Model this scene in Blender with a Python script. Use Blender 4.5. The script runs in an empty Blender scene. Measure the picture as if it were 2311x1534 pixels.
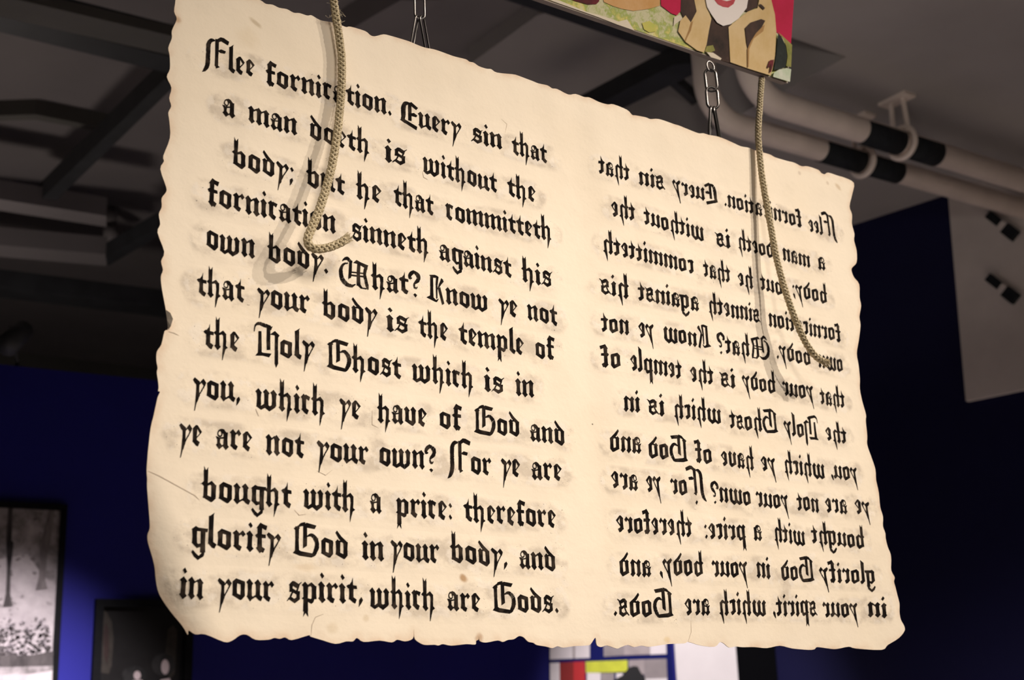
import bpy, bmesh, math, random
import numpy as np
from mathutils import Vector, Matrix
from mathutils.geometry import delaunay_2d_cdt, tessellate_polygon

random.seed(7)
sc = bpy.context.scene
COL = sc.collection

# ------------------------------------------------------------------ camera
F = 3010.0; PX, PY = 1155.5, 767.0
_up = Vector(((766-PX)/F, (9857+PY)/F, -1)).normalized()
_fw = Vector((0, 0, -1)); _Y = (_fw - _up*_fw.dot(_up)).normalized(); _X = _Y.cross(_up)
ROT = Matrix((_X, _Y, _up))            # camera axes -> world
C = Vector((0, 0, 1.6))
cam_d = bpy.data.cameras.new('camera'); cam = bpy.data.objects.new('camera', cam_d); COL.objects.link(cam)
cam.matrix_world = Matrix.Translation(C) @ ROT.to_4x4()
cam_d.sensor_width = 36; cam_d.lens = F*36/2311; cam_d.clip_end = 100
cam_d.dof.use_dof = True; cam_d.dof.focus_distance = 1.72; cam_d.dof.aperture_fstop = 7.0
sc.camera = cam

def ray(x, y): return ROT @ Vector(((x-PX)/F, -(y-PY)/F, -1))
def hzn(x): return 1620-.0367*(x-1155)
def flat_dir(x):
    d = ray(x, hzn(x)); d.z = 0; return d.normalized()
def at_t(x, y, t): return C + ray(x, y)*t
def at_z(x, y, z):
    d = ray(x, y); return C + d*((z-C.z)/d.z)
def at_plane(x, y, p0, nn):
    d = ray(x, y); return C + d*((p0-C).dot(nn)/d.dot(nn))

# parchment plane: origin on its centre fold, H runs right and away, Z up, N toward the viewer
Z = Vector((0, 0, 1))
H = flat_dir(5183); N = H.cross(Z)
O = at_t(1335, 900, 1.75)

# ------------------------------------------------------------------ light and exposure
sc.view_settings.view_transform = 'Standard'; sc.view_settings.look = 'None'
sc.view_settings.exposure = 0; sc.view_settings.gamma = 1; sc.view_settings.use_curve_mapping = False
sc.cycles.use_denoising = True
w = bpy.data.worlds.new('world'); sc.world = w; w.use_nodes = True
w.node_tree.nodes['Background'].inputs[0].default_value = (1, .93, .88, 1)
w.node_tree.nodes['Background'].inputs[1].default_value = .01
def spot(name, pos, aim, watts, color, cone, blend, radius):
    l = bpy.data.lights.new(name, 'SPOT'); l.energy = watts; l.color = color
    l.spot_size = math.radians(cone); l.spot_blend = blend; l.shadow_soft_size = radius
    o = bpy.data.objects.new(name, l); COL.objects.link(o); o.location = pos
    o.rotation_euler = (Vector(aim)-Vector(pos)).to_track_quat('-Z', 'Y').to_euler()
PC = O + Z*.02
WARM = (1, .87, .74)
spot('key_spot', PC + (N + H*.8 + Z*.93)*2.08, O - H*.1 - Z*.74, 306, WARM, 50, 1, .012)
spot('second_spot', PC + (N + H*1.15 + Z*1.05)*1.84, O - H*.02 - Z*.74, 292, WARM, 52, 1, .012)
spot('soft_fill', PC + (N*1.0 - H*.25 + Z*.6)*2.3, O - H*.3 - Z*.22, 215, WARM, 40, .9, .5)  # added soft fill: evens the parchment and lightens the rope shadows
spot('picture_spot', (-.75, 3.0, 3.9), (-1.9, 4.9, 1.0), 1850, (1, .93, .96), 34, 1, .04)
spot('collage_spot', (.5, 4.9, 3.8), (.85, 7.0, 1.38), 430, (1, .92, .92), 34, .7, .04)
gl_ = bpy.data.lights.new('recess_fill', 'POINT'); gl_.energy = 24; gl_.color = (1, .88, .8); gl_.shadow_soft_size = .15  # added fill lamp hidden behind the left wall, lifts the dark recess
go_ = bpy.data.objects.new('recess_fill', gl_); COL.objects.link(go_); go_.location = (-2.7, 5.7, 2.7)
spot('pipe_fill', (.5, 2.6, 3.2), (1.2, 4.75, 3.8), 22, (1, .9, .82), 40, 1, .1)  # added lamp, only there to brighten the cream pipes
spot('floor_bounce_fill', (2.4, 1.6, 3.9), (2.4, 4.0, 0), 1350, (1, .88, .80), 80, 1, .1)  # added downlight: its floor bounce brightens the ceiling at right
spot('left_bounce_fill', (-2.4, 1.2, 3.9), (-2.4, 2.9, 0), 330, (1, .88, .82), 80, 1, .1)  # added downlight: floor bounce for the ceiling at left

# ------------------------------------------------------------------ materials
def mat(name, col, rough=.6, metal=0, noise=0, scale=20, bump=0, col2=None, spec=.5):
    m = bpy.data.materials.new(name); m.use_nodes = True
    nt = m.node_tree; b = nt.nodes['Principled BSDF']
    b.inputs['Base Color'].default_value = (*col, 1); b.inputs['Roughness'].default_value = rough
    b.inputs['Metallic'].default_value = metal; b.inputs['Specular IOR Level'].default_value = spec
    if noise or bump or col2:
        tc = nt.nodes.new('ShaderNodeTexCoord'); no = nt.nodes.new('ShaderNodeTexNoise')
        no.inputs['Scale'].default_value = scale; no.inputs['Detail'].default_value = 6
        nt.links.new(tc.outputs['Object'], no.inputs['Vector'])
        if noise or col2:
            rp = nt.nodes.new('ShaderNodeValToRGB')
            rp.color_ramp.elements[0].position = .35; rp.color_ramp.elements[1].position = .65
            c2 = col2 or tuple(min(1, c*(1+noise)) for c in col)
            c1 = col if col2 else tuple(c*(1-noise) for c in col)
            rp.color_ramp.elements[0].color = (*c1, 1); rp.color_ramp.elements[1].color = (*c2, 1)
            nt.links.new(no.outputs['Fac'], rp.inputs['Fac']); nt.links.new(rp.outputs['Color'], b.inputs['Base Color'])
        if bump:
            bp = nt.nodes.new('ShaderNodeBump'); bp.inputs['Strength'].default_value = bump; bp.inputs['Distance'].default_value = .01
            nt.links.new(no.outputs['Fac'], bp.inputs['Height']); nt.links.new(bp.outputs['Normal'], b.inputs['Normal'])
    return m

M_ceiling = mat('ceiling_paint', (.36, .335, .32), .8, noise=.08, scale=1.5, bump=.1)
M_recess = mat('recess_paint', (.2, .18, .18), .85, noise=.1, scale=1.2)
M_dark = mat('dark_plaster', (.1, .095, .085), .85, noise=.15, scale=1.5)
M_steel = mat('black_steel', (.022, .023, .026), .6, noise=.2, scale=8)
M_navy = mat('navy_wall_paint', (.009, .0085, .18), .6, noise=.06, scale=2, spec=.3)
M_navy2 = mat('dimmed_navy_wall_paint', (.006, .006, .04), .7, noise=.06, scale=2, spec=.2)  # navy with the dim light put into its colour, for the right wall
M_white_wall = mat('off_white_wall_paint', (.62, .56, .52), .8, noise=.1, scale=2.5)
M_pipe = mat('cream_pipe_paint', (.78, .68, .6), .55, noise=.07, scale=6)
M_band = mat('black_foam_sleeve', (.014, .016, .019), .8, noise=.2, scale=30, spec=.2)
M_floor = mat('grey_floor', (.45, .42, .4), .5, noise=.1, scale=4)
M_chrome = mat('bright_steel', (.2, .19, .185), .3, metal=1)
M_frame = mat('black_frame_wood', (.004, .004, .005), .6, noise=.2, scale=30, spec=.1)
M_white = mat('white_board', (.83, .78, .79), .6, noise=.03, scale=6)
M_black = mat('matt_black_board', (.003, .003, .004), .9, spec=.04)

# ------------------------------------------------------------------ mesh helpers
def link(name, verts, faces, m, parent=None, smooth=False, mats=None, fm=None):
    me = bpy.data.meshes.new(name); me.from_pydata([tuple(v) for v in verts], [], faces); me.update()
    for mm in (mats or [m]): me.materials.append(mm)
    if fm: me.polygons.foreach_set('material_index', fm)
    if smooth: me.polygons.foreach_set('use_smooth', [True]*len(me.polygons))
    o = bpy.data.objects.new(name, me); COL.objects.link(o)
    if parent: o.parent = parent
    return o
def tag(o, label, cat, group=None):
    o['label'] = label; o['category'] = cat
    if group: o['group'] = group
    return o
def struct(o): o['kind'] = 'structure'; return o
def empty(name, loc, label, cat, group=None):
    o = bpy.data.objects.new(name, None); COL.objects.link(o); o.matrix_world = Matrix.Translation(loc); o.empty_display_size = .05
    return tag(o, label, cat, group)
def rel(o, pts):      # world points -> local points of an unrotated thing
    return [Vector(p)-o.location for p in pts]

class MB:
    def __init__(s): s.v = []; s.f = []; s.m = []
    def add(s, v, f, mi=0):
        k = len(s.v); s.v += [Vector(p) for p in v]; s.f += [tuple(i+k for i in q) for q in f]; s.m += [mi]*len(f)
    def box(s, o, ax, ay, az, mi=0):     # corner + three edge vectors
        o = Vector(o); p = [o+ax*i+ay*j+az*k for k in (0, 1) for j in (0, 1) for i in (0, 1)]
        q = [(0, 2, 3, 1), (4, 5, 7, 6), (0, 1, 5, 4), (2, 6, 7, 3), (0, 4, 6, 2), (1, 3, 7, 5)]
        if ax.cross(ay).dot(az) < 0: q = [tuple(reversed(t)) for t in q]
        s.add(p, q, mi)
    def beam(s, a, b, wd, ht, mi=0):     # bar between two points
        a = Vector(a); b = Vector(b); d = b-a; sd = d.cross(Z)
        sd = Vector((1, 0, 0)) if sd.length < 1e-6 else sd.normalized(); u = sd.cross(d).normalized()
        s.box(a-sd*wd/2-u*ht/2, d, sd*wd, u*ht, mi)
    def prism(s, pts, vec, mi=0):        # polygon swept along a vector
        n = len(pts); pts = [Vector(p) for p in pts]; vec = Vector(vec)
        nn = sum(((pts[i]).cross(pts[(i+1) % n]) for i in range(n)), Vector())
        if nn.dot(vec) > 0: pts = pts[::-1]
        s.add(pts+[p+vec for p in pts], [tuple(range(n)), tuple(reversed(range(n, 2*n)))] + [(i, i+n, (i+1) % n+n, (i+1) % n) for i in range(n)], mi)
    def tube(s, pts, r, seg=10, closed=False, caps=True, mi=0, up=None):
        pts = [Vector(p) for p in pts]; n = len(pts)
        rr = r if hasattr(r, '__len__') else [r]*n
        tan = []
        for i in range(n):
            a = pts[(i-1) % n] if (closed or i > 0) else pts[i]; b = pts[(i+1) % n] if (closed or i < n-1) else pts[i]
            tan.append((b-a).normalized())
        u = up or (Vector((0, 0, 1)) if abs(tan[0].z) < .9 else Vector((1, 0, 0)))
        rings = []
        for i in range(n):
            u = (u-tan[i]*u.dot(tan[i])).normalized(); v = tan[i].cross(u)
            rings += [pts[i]+(u*math.cos(2*math.pi*k/seg)+v*math.sin(2*math.pi*k/seg))*rr[i] for k in range(seg)]
        f = []
        for i in range(n if closed else n-1):
            j = (i+1) % n
            for k in range(seg): f.append((i*seg+k, i*seg+(k+1) % seg, j*seg+(k+1) % seg, j*seg+k))
        if caps and not closed:
            f.append(tuple(reversed(range(seg)))); f.append(tuple(range((n-1)*seg, n*seg)))
        s.add(rings, f, mi)
    def obj(s, name, m, parent=None, smooth=False, mats=None):
        v = s.v
        if parent is not None and parent.type == 'EMPTY': v = rel(parent, s.v)
        return link(name, v, s.f, m, parent, smooth, mats, s.m if mats else None)

def catmull(P, n=12):
    P = [Vector(p) for p in P]; Q = [P[0]*2-P[1]]+P+[P[-1]*2-P[-2]]; out = []
    for i in range(1, len(Q)-2):
        a, b, c, d = Q[i-1:i+3]
        for k in range(n):
            t = k/n; out.append(.5*((2*b)+(c-a)*t+(2*a-5*b+4*c-d)*t*t+(3*b-a-3*c+d)*t**3))
    out.append(P[-1]); return out
def resample(P, step):
    out = [P[0]]; acc = 0
    for a, b in zip(P, P[1:]):
        L = (b-a).length
        while acc+L >= step:
            a = a+(b-a)*((step-acc)/L); L = (b-a).length; out.append(a); acc = 0
        acc += L
    out.append(P[-1]); return out

# ------------------------------------------------------------------ the room
E1 = (at_z(2295, 403, 3.8)-at_z(1787, 246, 3.8)); E1.z = 0; E1.normalize(); E2 = Vector((-E1.y, E1.x, 0))
K = at_z(1910, 128, 4.0)
def slab(name, m, a0, a1, b0, b1, z0, z1, org=K):
    g = MB(); o = Vector((org.x, org.y, 0))+E1*a0+E2*b0+Z*z0
    g.box(o, E1*(a1-a0), E2*(b1-b0), Z*(z1-z0)); return struct(g.obj(name, m))
slab('ceiling', M_ceiling, 0, 7, -7, 6, 4.0, 4.55)
slab('ceiling_front', M_ceiling, -9, 0, -7, 0, 4.0, 4.55)
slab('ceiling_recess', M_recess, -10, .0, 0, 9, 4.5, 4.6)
g = MB(); g.box((-9, -5, -.1), Vector((18, 0, 0)), Vector((0, 19, 0)), Z*.1); struct(g.obj('floor', M_floor))

# left partition wall
DL = flat_dir(6069); NL = DL.cross(Z); PL = at_t(170, 1400, 5)
def on_left(x, y): return at_plane(x, y, PL, NL)
ztop = on_left(0, 822).z
a = on_left(-500, 1500); b = on_left(1130, 1500)
g = MB(); g.box((a.x, a.y, 0), Vector((b.x-a.x, b.y-a.y, 0)), -NL*.14, Z*ztop)
struct(g.obj('wall_left', M_navy))
# right wall, square to the pipes, and the middle wall facing the viewer
r0 = at_z(1927, 507, 4.0); r1 = at_z(2092, 454, 4.0); DR = (r1-r0); DR.z = 0; DR.normalize(); NR = -DR.cross(Z)
if NR.dot(C-r0) < 0: NR = -NR
def on_right(x, y): return at_plane(x, y, r0, NR)
cn = on_right(1745, 1490)
e = cn + DR*4.2
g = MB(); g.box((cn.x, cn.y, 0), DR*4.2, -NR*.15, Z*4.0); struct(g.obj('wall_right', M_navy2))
MIDY = cn.y
def on_mid(x, y, off=0): return at_plane(x, y, Vector((0, MIDY-off, 0)), Vector((0, 1, 0)))
g = MB(); g.box((-1.4, MIDY, 0), Vector((cn.x+1.4, 0, 0)), Vector((0, .15, 0)), Z*2.7); struct(g.obj('wall_middle', M_navy))
# dark far walls behind the partition
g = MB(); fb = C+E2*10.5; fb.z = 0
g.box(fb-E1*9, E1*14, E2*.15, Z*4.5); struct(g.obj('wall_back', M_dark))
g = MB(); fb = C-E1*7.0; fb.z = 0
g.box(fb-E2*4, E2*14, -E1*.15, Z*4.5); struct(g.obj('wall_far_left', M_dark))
# off-white upper part of the right wall
q = [on_right(2150, 466), on_right(2187, 907), on_right(2311, 881)]
zb = q[1].z; x0 = (q[0]+q[1])/2
g = MB()
pts = [Vector((q[0].x, q[0].y, 3.999)), Vector((q[1].x, q[1].y, zb)), Vector((q[1].x, q[1].y, zb))+DR*2.5, Vector((q[1].x, q[1].y, 3.999))+DR*2.5]
g.prism([p+NR*.002 for p in pts], NR*.03); struct(g.obj('wall_right_upper', M_white_wall))

# ------------------------------------------------------------------ ceiling pipes, struts and ducts
def pipe(corner, r, far, label):
    o = empty('ceiling_pipe', corner, label, 'pipe', None)
    bd = .15; arc = [corner+Z*bd*(1-math.sin(t))+E1*bd*(1-math.cos(t)) for t in [i*math.pi/20 for i in range(11)]]
    path = [corner+Z*.695]+arc+[corner+E1*far]
    g = MB(); g.tube(path, r, 28, up=E2); g.obj('pipe_run', M_pipe, o, True)
    return o
def along(corner, px, py): return (at_z(px, py, corner.z)-corner).dot(E1)
def sleeve(o, corner, r, s0, s1):
    v = []; f = []; n = 24; rr = r+.004
    for s_ in (s0, s1):
        for q in (r-.002, rr):
            for k in range(n+1):
                t = math.radians(-112+224*k/n); v.append(corner+E1*s_-Z*q*math.cos(t)+E2*q*math.sin(t))
    A = [0, n+1, 2*(n+1), 3*(n+1)]
    for k in range(n):
        f += [(A[1]+k, A[1]+k+1, A[3]+k+1, A[3]+k), (A[0]+k, A[2]+k, A[2]+k+1, A[0]+k+1),
              (A[0]+k, A[0]+k+1, A[1]+k+1, A[1]+k), (A[2]+k, A[3]+k, A[3]+k+1, A[2]+k+1)]
    f += [(A[0], A[1], A[3], A[2]), (A[0]+n, A[2]+n, A[3]+n, A[1]+n)]
    link('foam_sleeve', rel(o, v), f, M_band, o, True)['label'] = 'black foam sleeve under the pipe clamp'
def clamp(o, corner, r, s_, rods=True):
    g = MB(); c = corner+E1*s_
    g.tube([c+(Z*math.cos(t)+E2*math.sin(t))*(r+.014) for t in [i*math.pi/16 for i in range(32)]], .012, 8, closed=True, up=E1)
    g.obj('clamp_ring', M_pipe, o, True)
    g = MB()
    for sx in (-1, 1):
        g.tube([c+E2*sx*(r*.75)+Z*(r*.7), c+E2*sx*.03+Z*(4.0-c.z+.0)], .011, 8)
    g.beam(c+Z*(3.992-c.z)-E2*.07, c+Z*(3.992-c.z)+E2*.07, .07, .014)
    if rods: g.obj('hanger_bracket', M_pipe, o)
KP = at_z(1694, 217, 3.8)
up_ = pipe(KP, .051, 2.3, 'cream ceiling pipe nearer the room, running right behind the painted panel corner')
for q in (((1937, 297), (2022, 322)), ((2038, 327), (2106, 348))): sleeve(up_, KP, .051, along(KP, *q[0]), along(KP, *q[1]))
clamp(up_, KP, .051, along(KP, 2031, 325))
KQ = at_z(1598, 264, 3.8)
lo_ = pipe(KQ, .047, 2.6, 'lower cream ceiling pipe farther from the viewer, passing behind the parchment corner')
for q in (((1833, 347), (1917, 374)), ((1930, 378), (1997, 400))): sleeve(lo_, KQ, .047, along(KQ, *q[0]), along(KQ, *q[1]))
clamp(lo_, KQ, .047, along(KQ, 1923, 376))

def soffit(name, m, pts, z, h, label=None, cat=None, group=None):
    g = MB(); g.prism([at_z(x, y, z) for x, y in pts], Z*h); o = g.obj(name, m)
    if label: tag(o, label, cat, group)
    else: struct(o)
    return o
# recess beams running away from the viewer
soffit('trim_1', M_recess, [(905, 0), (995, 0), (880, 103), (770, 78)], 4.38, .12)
soffit('trim_2', M_ceiling, [(1213, 34), (1580, -40), (1500, 300), (1060, 145)], 4.42, .08)
soffit('trim_3', M_ceiling, [(1500, 190), (1590, 165), (1600, 330), (1420, 260)], 4.42, .08)
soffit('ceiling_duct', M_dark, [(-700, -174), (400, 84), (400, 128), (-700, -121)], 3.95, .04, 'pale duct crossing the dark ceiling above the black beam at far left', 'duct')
o = soffit('ceiling_beam', M_steel, [(-700, -136), (400, 132), (400, 170), (-700, -98)], 4.12, .14, 'black steel ceiling beam running to the parchment upper left edge', 'beam')
o = soffit('ceiling_beam', M_steel, [(1100, -60), (1545, 118), (1570, 146), (1100, -14)], 4.18, .1, 'black steel beam running close behind the lower edge of the painted panel', 'beam')
g = MB()
g.prism([at_z(x, y, 4.14) for x, y in [(372, 178), (392, 196), (90, 488), (62, 480)]], Z*.1)
tag(g.obj('ceiling_strut', M_steel), 'black diagonal strut left of the parchment, dropping toward the dark left recess', 'strut')
g = MB(); g.prism([at_z(x, y, 4.1) for x, y in [(1520, 146), (1578, 140), (1590, 156), (1315, 288), (1262, 280)]], Z*.08)
s1 = g.obj('ceiling_strut', M_steel); tag(s1, 'black angle strut between the painted panel and the parchment top edge', 'strut')
g = MB(); g.prism([at_z(x, y, 4.16) for x, y in [(1508, 190), (1524, 184), (1580, 232), (1566, 242)]], Z*.05)
g.obj('cross_brace', M_steel, s1)
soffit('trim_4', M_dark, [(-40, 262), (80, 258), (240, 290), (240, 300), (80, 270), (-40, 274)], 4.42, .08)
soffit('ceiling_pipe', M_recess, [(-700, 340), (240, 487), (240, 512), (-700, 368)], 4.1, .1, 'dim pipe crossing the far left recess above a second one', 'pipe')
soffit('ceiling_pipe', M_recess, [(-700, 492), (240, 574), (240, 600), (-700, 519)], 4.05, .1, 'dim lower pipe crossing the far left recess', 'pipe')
soffit('ceiling_beam', M_steel, [(-700, 563), (420, 698), (420, 722), (-700, 587)], 3.9, .1, 'dark beam above the top of the left navy wall', 'beam')
soffit('ceiling_strut', M_steel, [(238, 580), (356, 512), (362, 530), (244, 600)], 4.0, .08, 'short black strut beside the left edge of the parchment', 'strut')
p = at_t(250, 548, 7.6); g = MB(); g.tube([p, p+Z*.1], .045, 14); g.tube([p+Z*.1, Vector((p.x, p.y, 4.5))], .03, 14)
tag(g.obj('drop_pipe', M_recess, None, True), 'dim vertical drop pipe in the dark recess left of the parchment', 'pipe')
# spotlight at the far left
p = at_t(36, 760, 4.6)
sp = empty('track_spotlight', p, 'black ceiling spotlight at the far left above the navy wall', 'spotlight')
d = (at_t(0, 792, 4.5)-at_t(74, 725, 4.7)).normalized()
g = MB(); g.tube([p-d*.06, p+d*.07], [.034, .04], 18); g.obj('lamp_head', M_steel, sp, True)
g = MB(); wq = on_left(40, 840)-NL*.02; g.tube([p+Z*.03, p-NL*.1+Z*.06, wq+Z*.05, wq], .008, 8); g.obj('stem', M_steel, sp, True)
# brackets on the off-white upper wall
for (x, y), lab in (((2256, 500), 'black pipe bracket high on the off-white upper wall'), ((2256, 641), 'black pipe bracket lower on the off-white upper wall')):
    c0 = on_right(x, y)+NR*.032
    br = empty('wall_bracket', c0, lab, 'bracket')
    tl = on_right(x-18, y-14)-on_right(x+18, y+14); tl = tl.normalized()
    hw = .042
    g = MB(); sd = tl.cross(NR).normalized(); g.box(c0-tl*hw-sd*.019, tl*hw*2, sd*.038, NR*.03); g.obj('pad', M_band, br)
    g = MB(); g.box(c0-tl*(hw+.028)-sd*.02, tl*.028, sd*.04, NR*.034); g.obj('strap', M_white_wall, br)
    g = MB(); g.box(c0-tl*(hw+.028+.07)-sd*.03, tl*.07, sd*.055, NR*.03); g.obj('pad', M_band, br)

# ------------------------------------------------------------------ things on the left wall
def grey(name, c0, c1, scale, lo=.35, hi=.65, stretch=1):
    m = bpy.data.materials.new(name); m.use_nodes = True; nt = m.node_tree; b = nt.nodes['Principled BSDF']
    b.inputs['Roughness'].default_value = .7; b.inputs['Specular IOR Level'].default_value = .12
    tc = nt.nodes.new('ShaderNodeTexCoord'); mp = nt.nodes.new('ShaderNodeMapping'); mp.inputs['Scale'].default_value = (1, 1, stretch)
    no = nt.nodes.new('ShaderNodeTexNoise'); no.inputs['Scale'].default_value = scale; no.inputs['Detail'].default_value = 8; no.inputs['Roughness'].default_value = .7
    rp = nt.nodes.new('ShaderNodeValToRGB'); rp.color_ramp.elements[0].position = lo; rp.color_ramp.elements[1].position = hi
    rp.color_ramp.elements[0].color = (*c0, 1); rp.color_ramp.elements[1].color = (*c1, 1)
    nt.links.new(tc.outputs['Object'], mp.inputs['Vector']); nt.links.new(mp.outputs['Vector'], no.inputs['Vector'])
    nt.links.new(no.outputs['Fac'], rp.inputs['Fac']); nt.links.new(rp.outputs['Color'], b.inputs['Base Color'])
    return m
def poly_sheet(name, parent, layers, plane, base, nn, step=.0004):
    """flat print made of overlapping printed shapes; layers = [(material, [px points])]"""
    V = []; FC = []; mi = []; mats = []
    for i, (m, pts) in enumerate(layers):
        if m not in mats: mats.append(m)
        P = [plane(x, y)+nn*(base+step*i) for x, y in pts]
        a = (P[1]-P[0]).normalized(); b_ = nn.cross(a)
        fl = [Vector(((p-P[0]).dot(a), (p-P[0]).dot(b_), 0)) for p in P]
        k = len(V); V += P
        for t in tessellate_polygon([fl]):
            A, B_, Cc = (fl[j] for j in t)
            if (B_-A).cross(Cc-A).z < 0: t = (t[0], t[2], t[1])
            FC.append(tuple(j+k for j in t)); mi.append(mats.index(m))
    return link(name, rel(parent, V), FC, None, parent, False, mats, mi)
def ell(cx, cy, rx, ry, n=20): return [(cx+rx*math.cos(2*math.pi*k/n), cy+ry*math.sin(2*math.pi*k/n)) for k in range(n)]

FP = grey('photo_foliage', (.13, .115, .115), (.42, .37, .38), 16, .36, .66)
FG = grey('photo_ground', (.3, .26, .27), (.55, .49, .5), 9, .3, .7)
FL = grey('photo_leaf_litter', (.012, .012, .014), (.36, .31, .33), 30, .4, .68)
FT = grey('photo_trunk', (.02, .017, .018), (.11, .095, .095), 22, .35, .7, .3)
FT2 = grey('photo_pale_trunk', (.09, .075, .078), (.26, .225, .225), 22, .35, .7, .3)
FB = grey('photo_black', (.008, .008, .008), (.03, .028, .028), 14)
def picture(outer_tl, outer_tr, w_bar, hh, label, parent_plane=on_left):
    tl = on_left(*outer_tl); tr = on_left(*outer_tr); wd = (tr-tl).length
    o = empty('framed_photograph', Vector((tl.x, tl.y, tl.z-hh)), label, 'framed photograph')
    g = MB(); dp = NL*.03
    tl2 = Vector((tl.x, tl.y, tl.z)); bl = tl2-Z*hh; X = DL*wd
    g.box(bl, DL*w_bar, Z*hh, dp); g.box(bl+X-DL*w_bar, DL*w_bar, Z*hh, dp)
    g.box(tl2-Z*w_bar+DL*w_bar, X-DL*2*w_bar, Z*w_bar, dp); g.box(bl+DL*w_bar, X-DL*2*w_bar, Z*w_bar, dp)
    g.box(bl+DL*w_bar*.5, X-DL*w_bar, Z*hh*.999, NL*.012)
    g.obj('frame', M_frame, o)
    return o
f1 = picture((-460, 1110), (148, 1148), .022, .95, 'black framed black-and-white woodland photograph at the far left edge')
def blobs(n, x0, x1, y0, y1, r0, r1, m, rnd):
    out = []
    for _ in range(n):
        x = rnd.uniform(x0, x1); y = rnd.uniform(y0, y1); r_ = rnd.uniform(r0, r1); k_ = rnd.randint(5, 8)
        out.append((m, [(x+r_*rnd.uniform(.5, 1.2)*math.cos(6.283*k/k_), y+.7*r_*rnd.uniform(.5, 1.2)*math.sin(6.283*k/k_)) for k in range(k_)]))
    return out
rn = random.Random(5)
PRINT1 = [(FP, [(-440, 1112), (137, 1147), (114, 1530), (112, 1640), (-450, 1640)]),
    (FG, [(-450, 1330), (0, 1262), (60, 1250), (95, 1300), (128, 1330), (121, 1412), (114, 1530), (112, 1640), (-450, 1640)])]
PRINT1 += blobs(14, -10, 124, 1150, 1260, 4, 12, FP, rn) + blobs(26, -10, 122, 1160, 1300, 3, 8, FT2, rn)
PRINT1 += blobs(16, -10, 116, 1345, 1400, 2, 6, FP, rn)
PRINT1 += [(FT, [(17, 1143), (27, 1143), (24, 1220), (29, 1225), (22, 1290), (21, 1340), (27, 1368), (4, 1370), (11, 1340), (14, 1280), (12, 1220)]),
    (FT2, [(98, 1195), (110, 1150), (122, 1150), (112, 1220), (104, 1260), (100, 1310), (105, 1328), (78, 1332), (86, 1300), (87, 1240)]),
    (FT2, [(-120, 1136), (-90, 1138), (-95, 1360), (-130, 1362)])]
PRINT1 += blobs(420, -430, 110, 1396, 1480, 2, 6, FL, rn) + blobs(260, -430, 110, 1420, 1485, 3, 8, FT, rn) + blobs(140, -430, 110, 1400, 1480, 1.5, 4, FG, rn)
PRINT1 += [(FT, [(-450, 1478), (60, 1480), (113, 1470), (112, 1504), (20, 1506), (-450, 1512)]),
    (FP, [(-450, 1512), (20, 1506), (112, 1504), (108, 1640), (-450, 1640)]), (FG, [(-450, 1530), (60, 1522), (111, 1514), (110, 1540), (-450, 1546)])]
poly_sheet('photo_print', f1, PRINT1, on_left, .0125, NL, .00004)
f2 = picture((213, 1352), (433, 1357), .03, .8, 'smaller black framed dark photograph with two faint figures, below the parchment corner')
D1 = grey('dark_print', (.008, .007, .007), (.013, .012, .012), 3)
D2 = grey('dark_print_drapery', (.022, .019, .016), (.042, .035, .03), 14)
D3 = grey('dark_print_shadow', (.02, .012, .012), (.035, .022, .02), 14)
D4 = grey('print_pale_skin', (.3, .24, .24), (.42, .34, .34), 20)
poly_sheet('photo_print', f2, [
    (D1, [(227, 1362), (412, 1366), (402, 1534), (398, 1640), (214, 1640)]),
    (D2, [(228, 1372), (240, 1384), (250, 1404), (254, 1440), (250, 1500), (244, 1520), (226, 1518), (220, 1440)]),
    (D3, [(236, 1402), (243, 1420), (244, 1470), (239, 1500), (232, 1480), (231, 1430)]),
    (D2, [(376, 1420), (388, 1410), (398, 1424), (392, 1520), (380, 1534), (368, 1500)]),
    (FB, ell(366, 1500, 26, 26)), (FB, ell(300, 1524, 27, 22)),
    (D4, ell(370, 1505, 9, 17)), (D4, ell(307, 1524, 8, 10)),
    (D4, [(360, 1534), (380, 1530), (392, 1560), (340, 1560)]), (D4, [(296, 1536), (318, 1534), (330, 1560), (285, 1560)]),
], on_left, .0125, NL)

# ------------------------------------------------------------------ things on the middle wall
NM = Vector((0, -1, 0))
bd = empty('abstract_collage', on_mid(1240, 1534), 'blue board with red, white, grey and lime blocks under the parchment fold', 'wall art')
tl = on_mid(1240, 1425); br = on_mid(1512, 1425)
g = MB(); g.box((tl.x, MIDY-.03, tl.z-.62), Vector((br.x-tl.x, 0, 0)), Vector((0, .03, 0)), Z*.62)
M_board = mat('blue_board', (.006, .009, .11), .6, spec=.1); g.obj('backing_board', M_board, bd)
WH = mat('print_white', (.8, .74, .77), .5, noise=.03, scale=15); GR = mat('print_grey', (.42, .36, .37), .5, noise=.12, scale=12)
GR2 = mat('print_mid_grey', (.3, .26, .27), .5, noise=.1, scale=12)
RD = mat('print_red', (.52, .02, .025), .5); RD2 = mat('print_dark_red', (.25, .012, .012), .5); LM = mat('print_lime', (.62, .66, .05), .5, noise=.1, scale=20)
BK = mat('print_black', (.01, .01, .012), .5)
def zz(pts): return [(1200+x/4.622, 1400+y/4.622) for x, y in pts]
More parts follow.
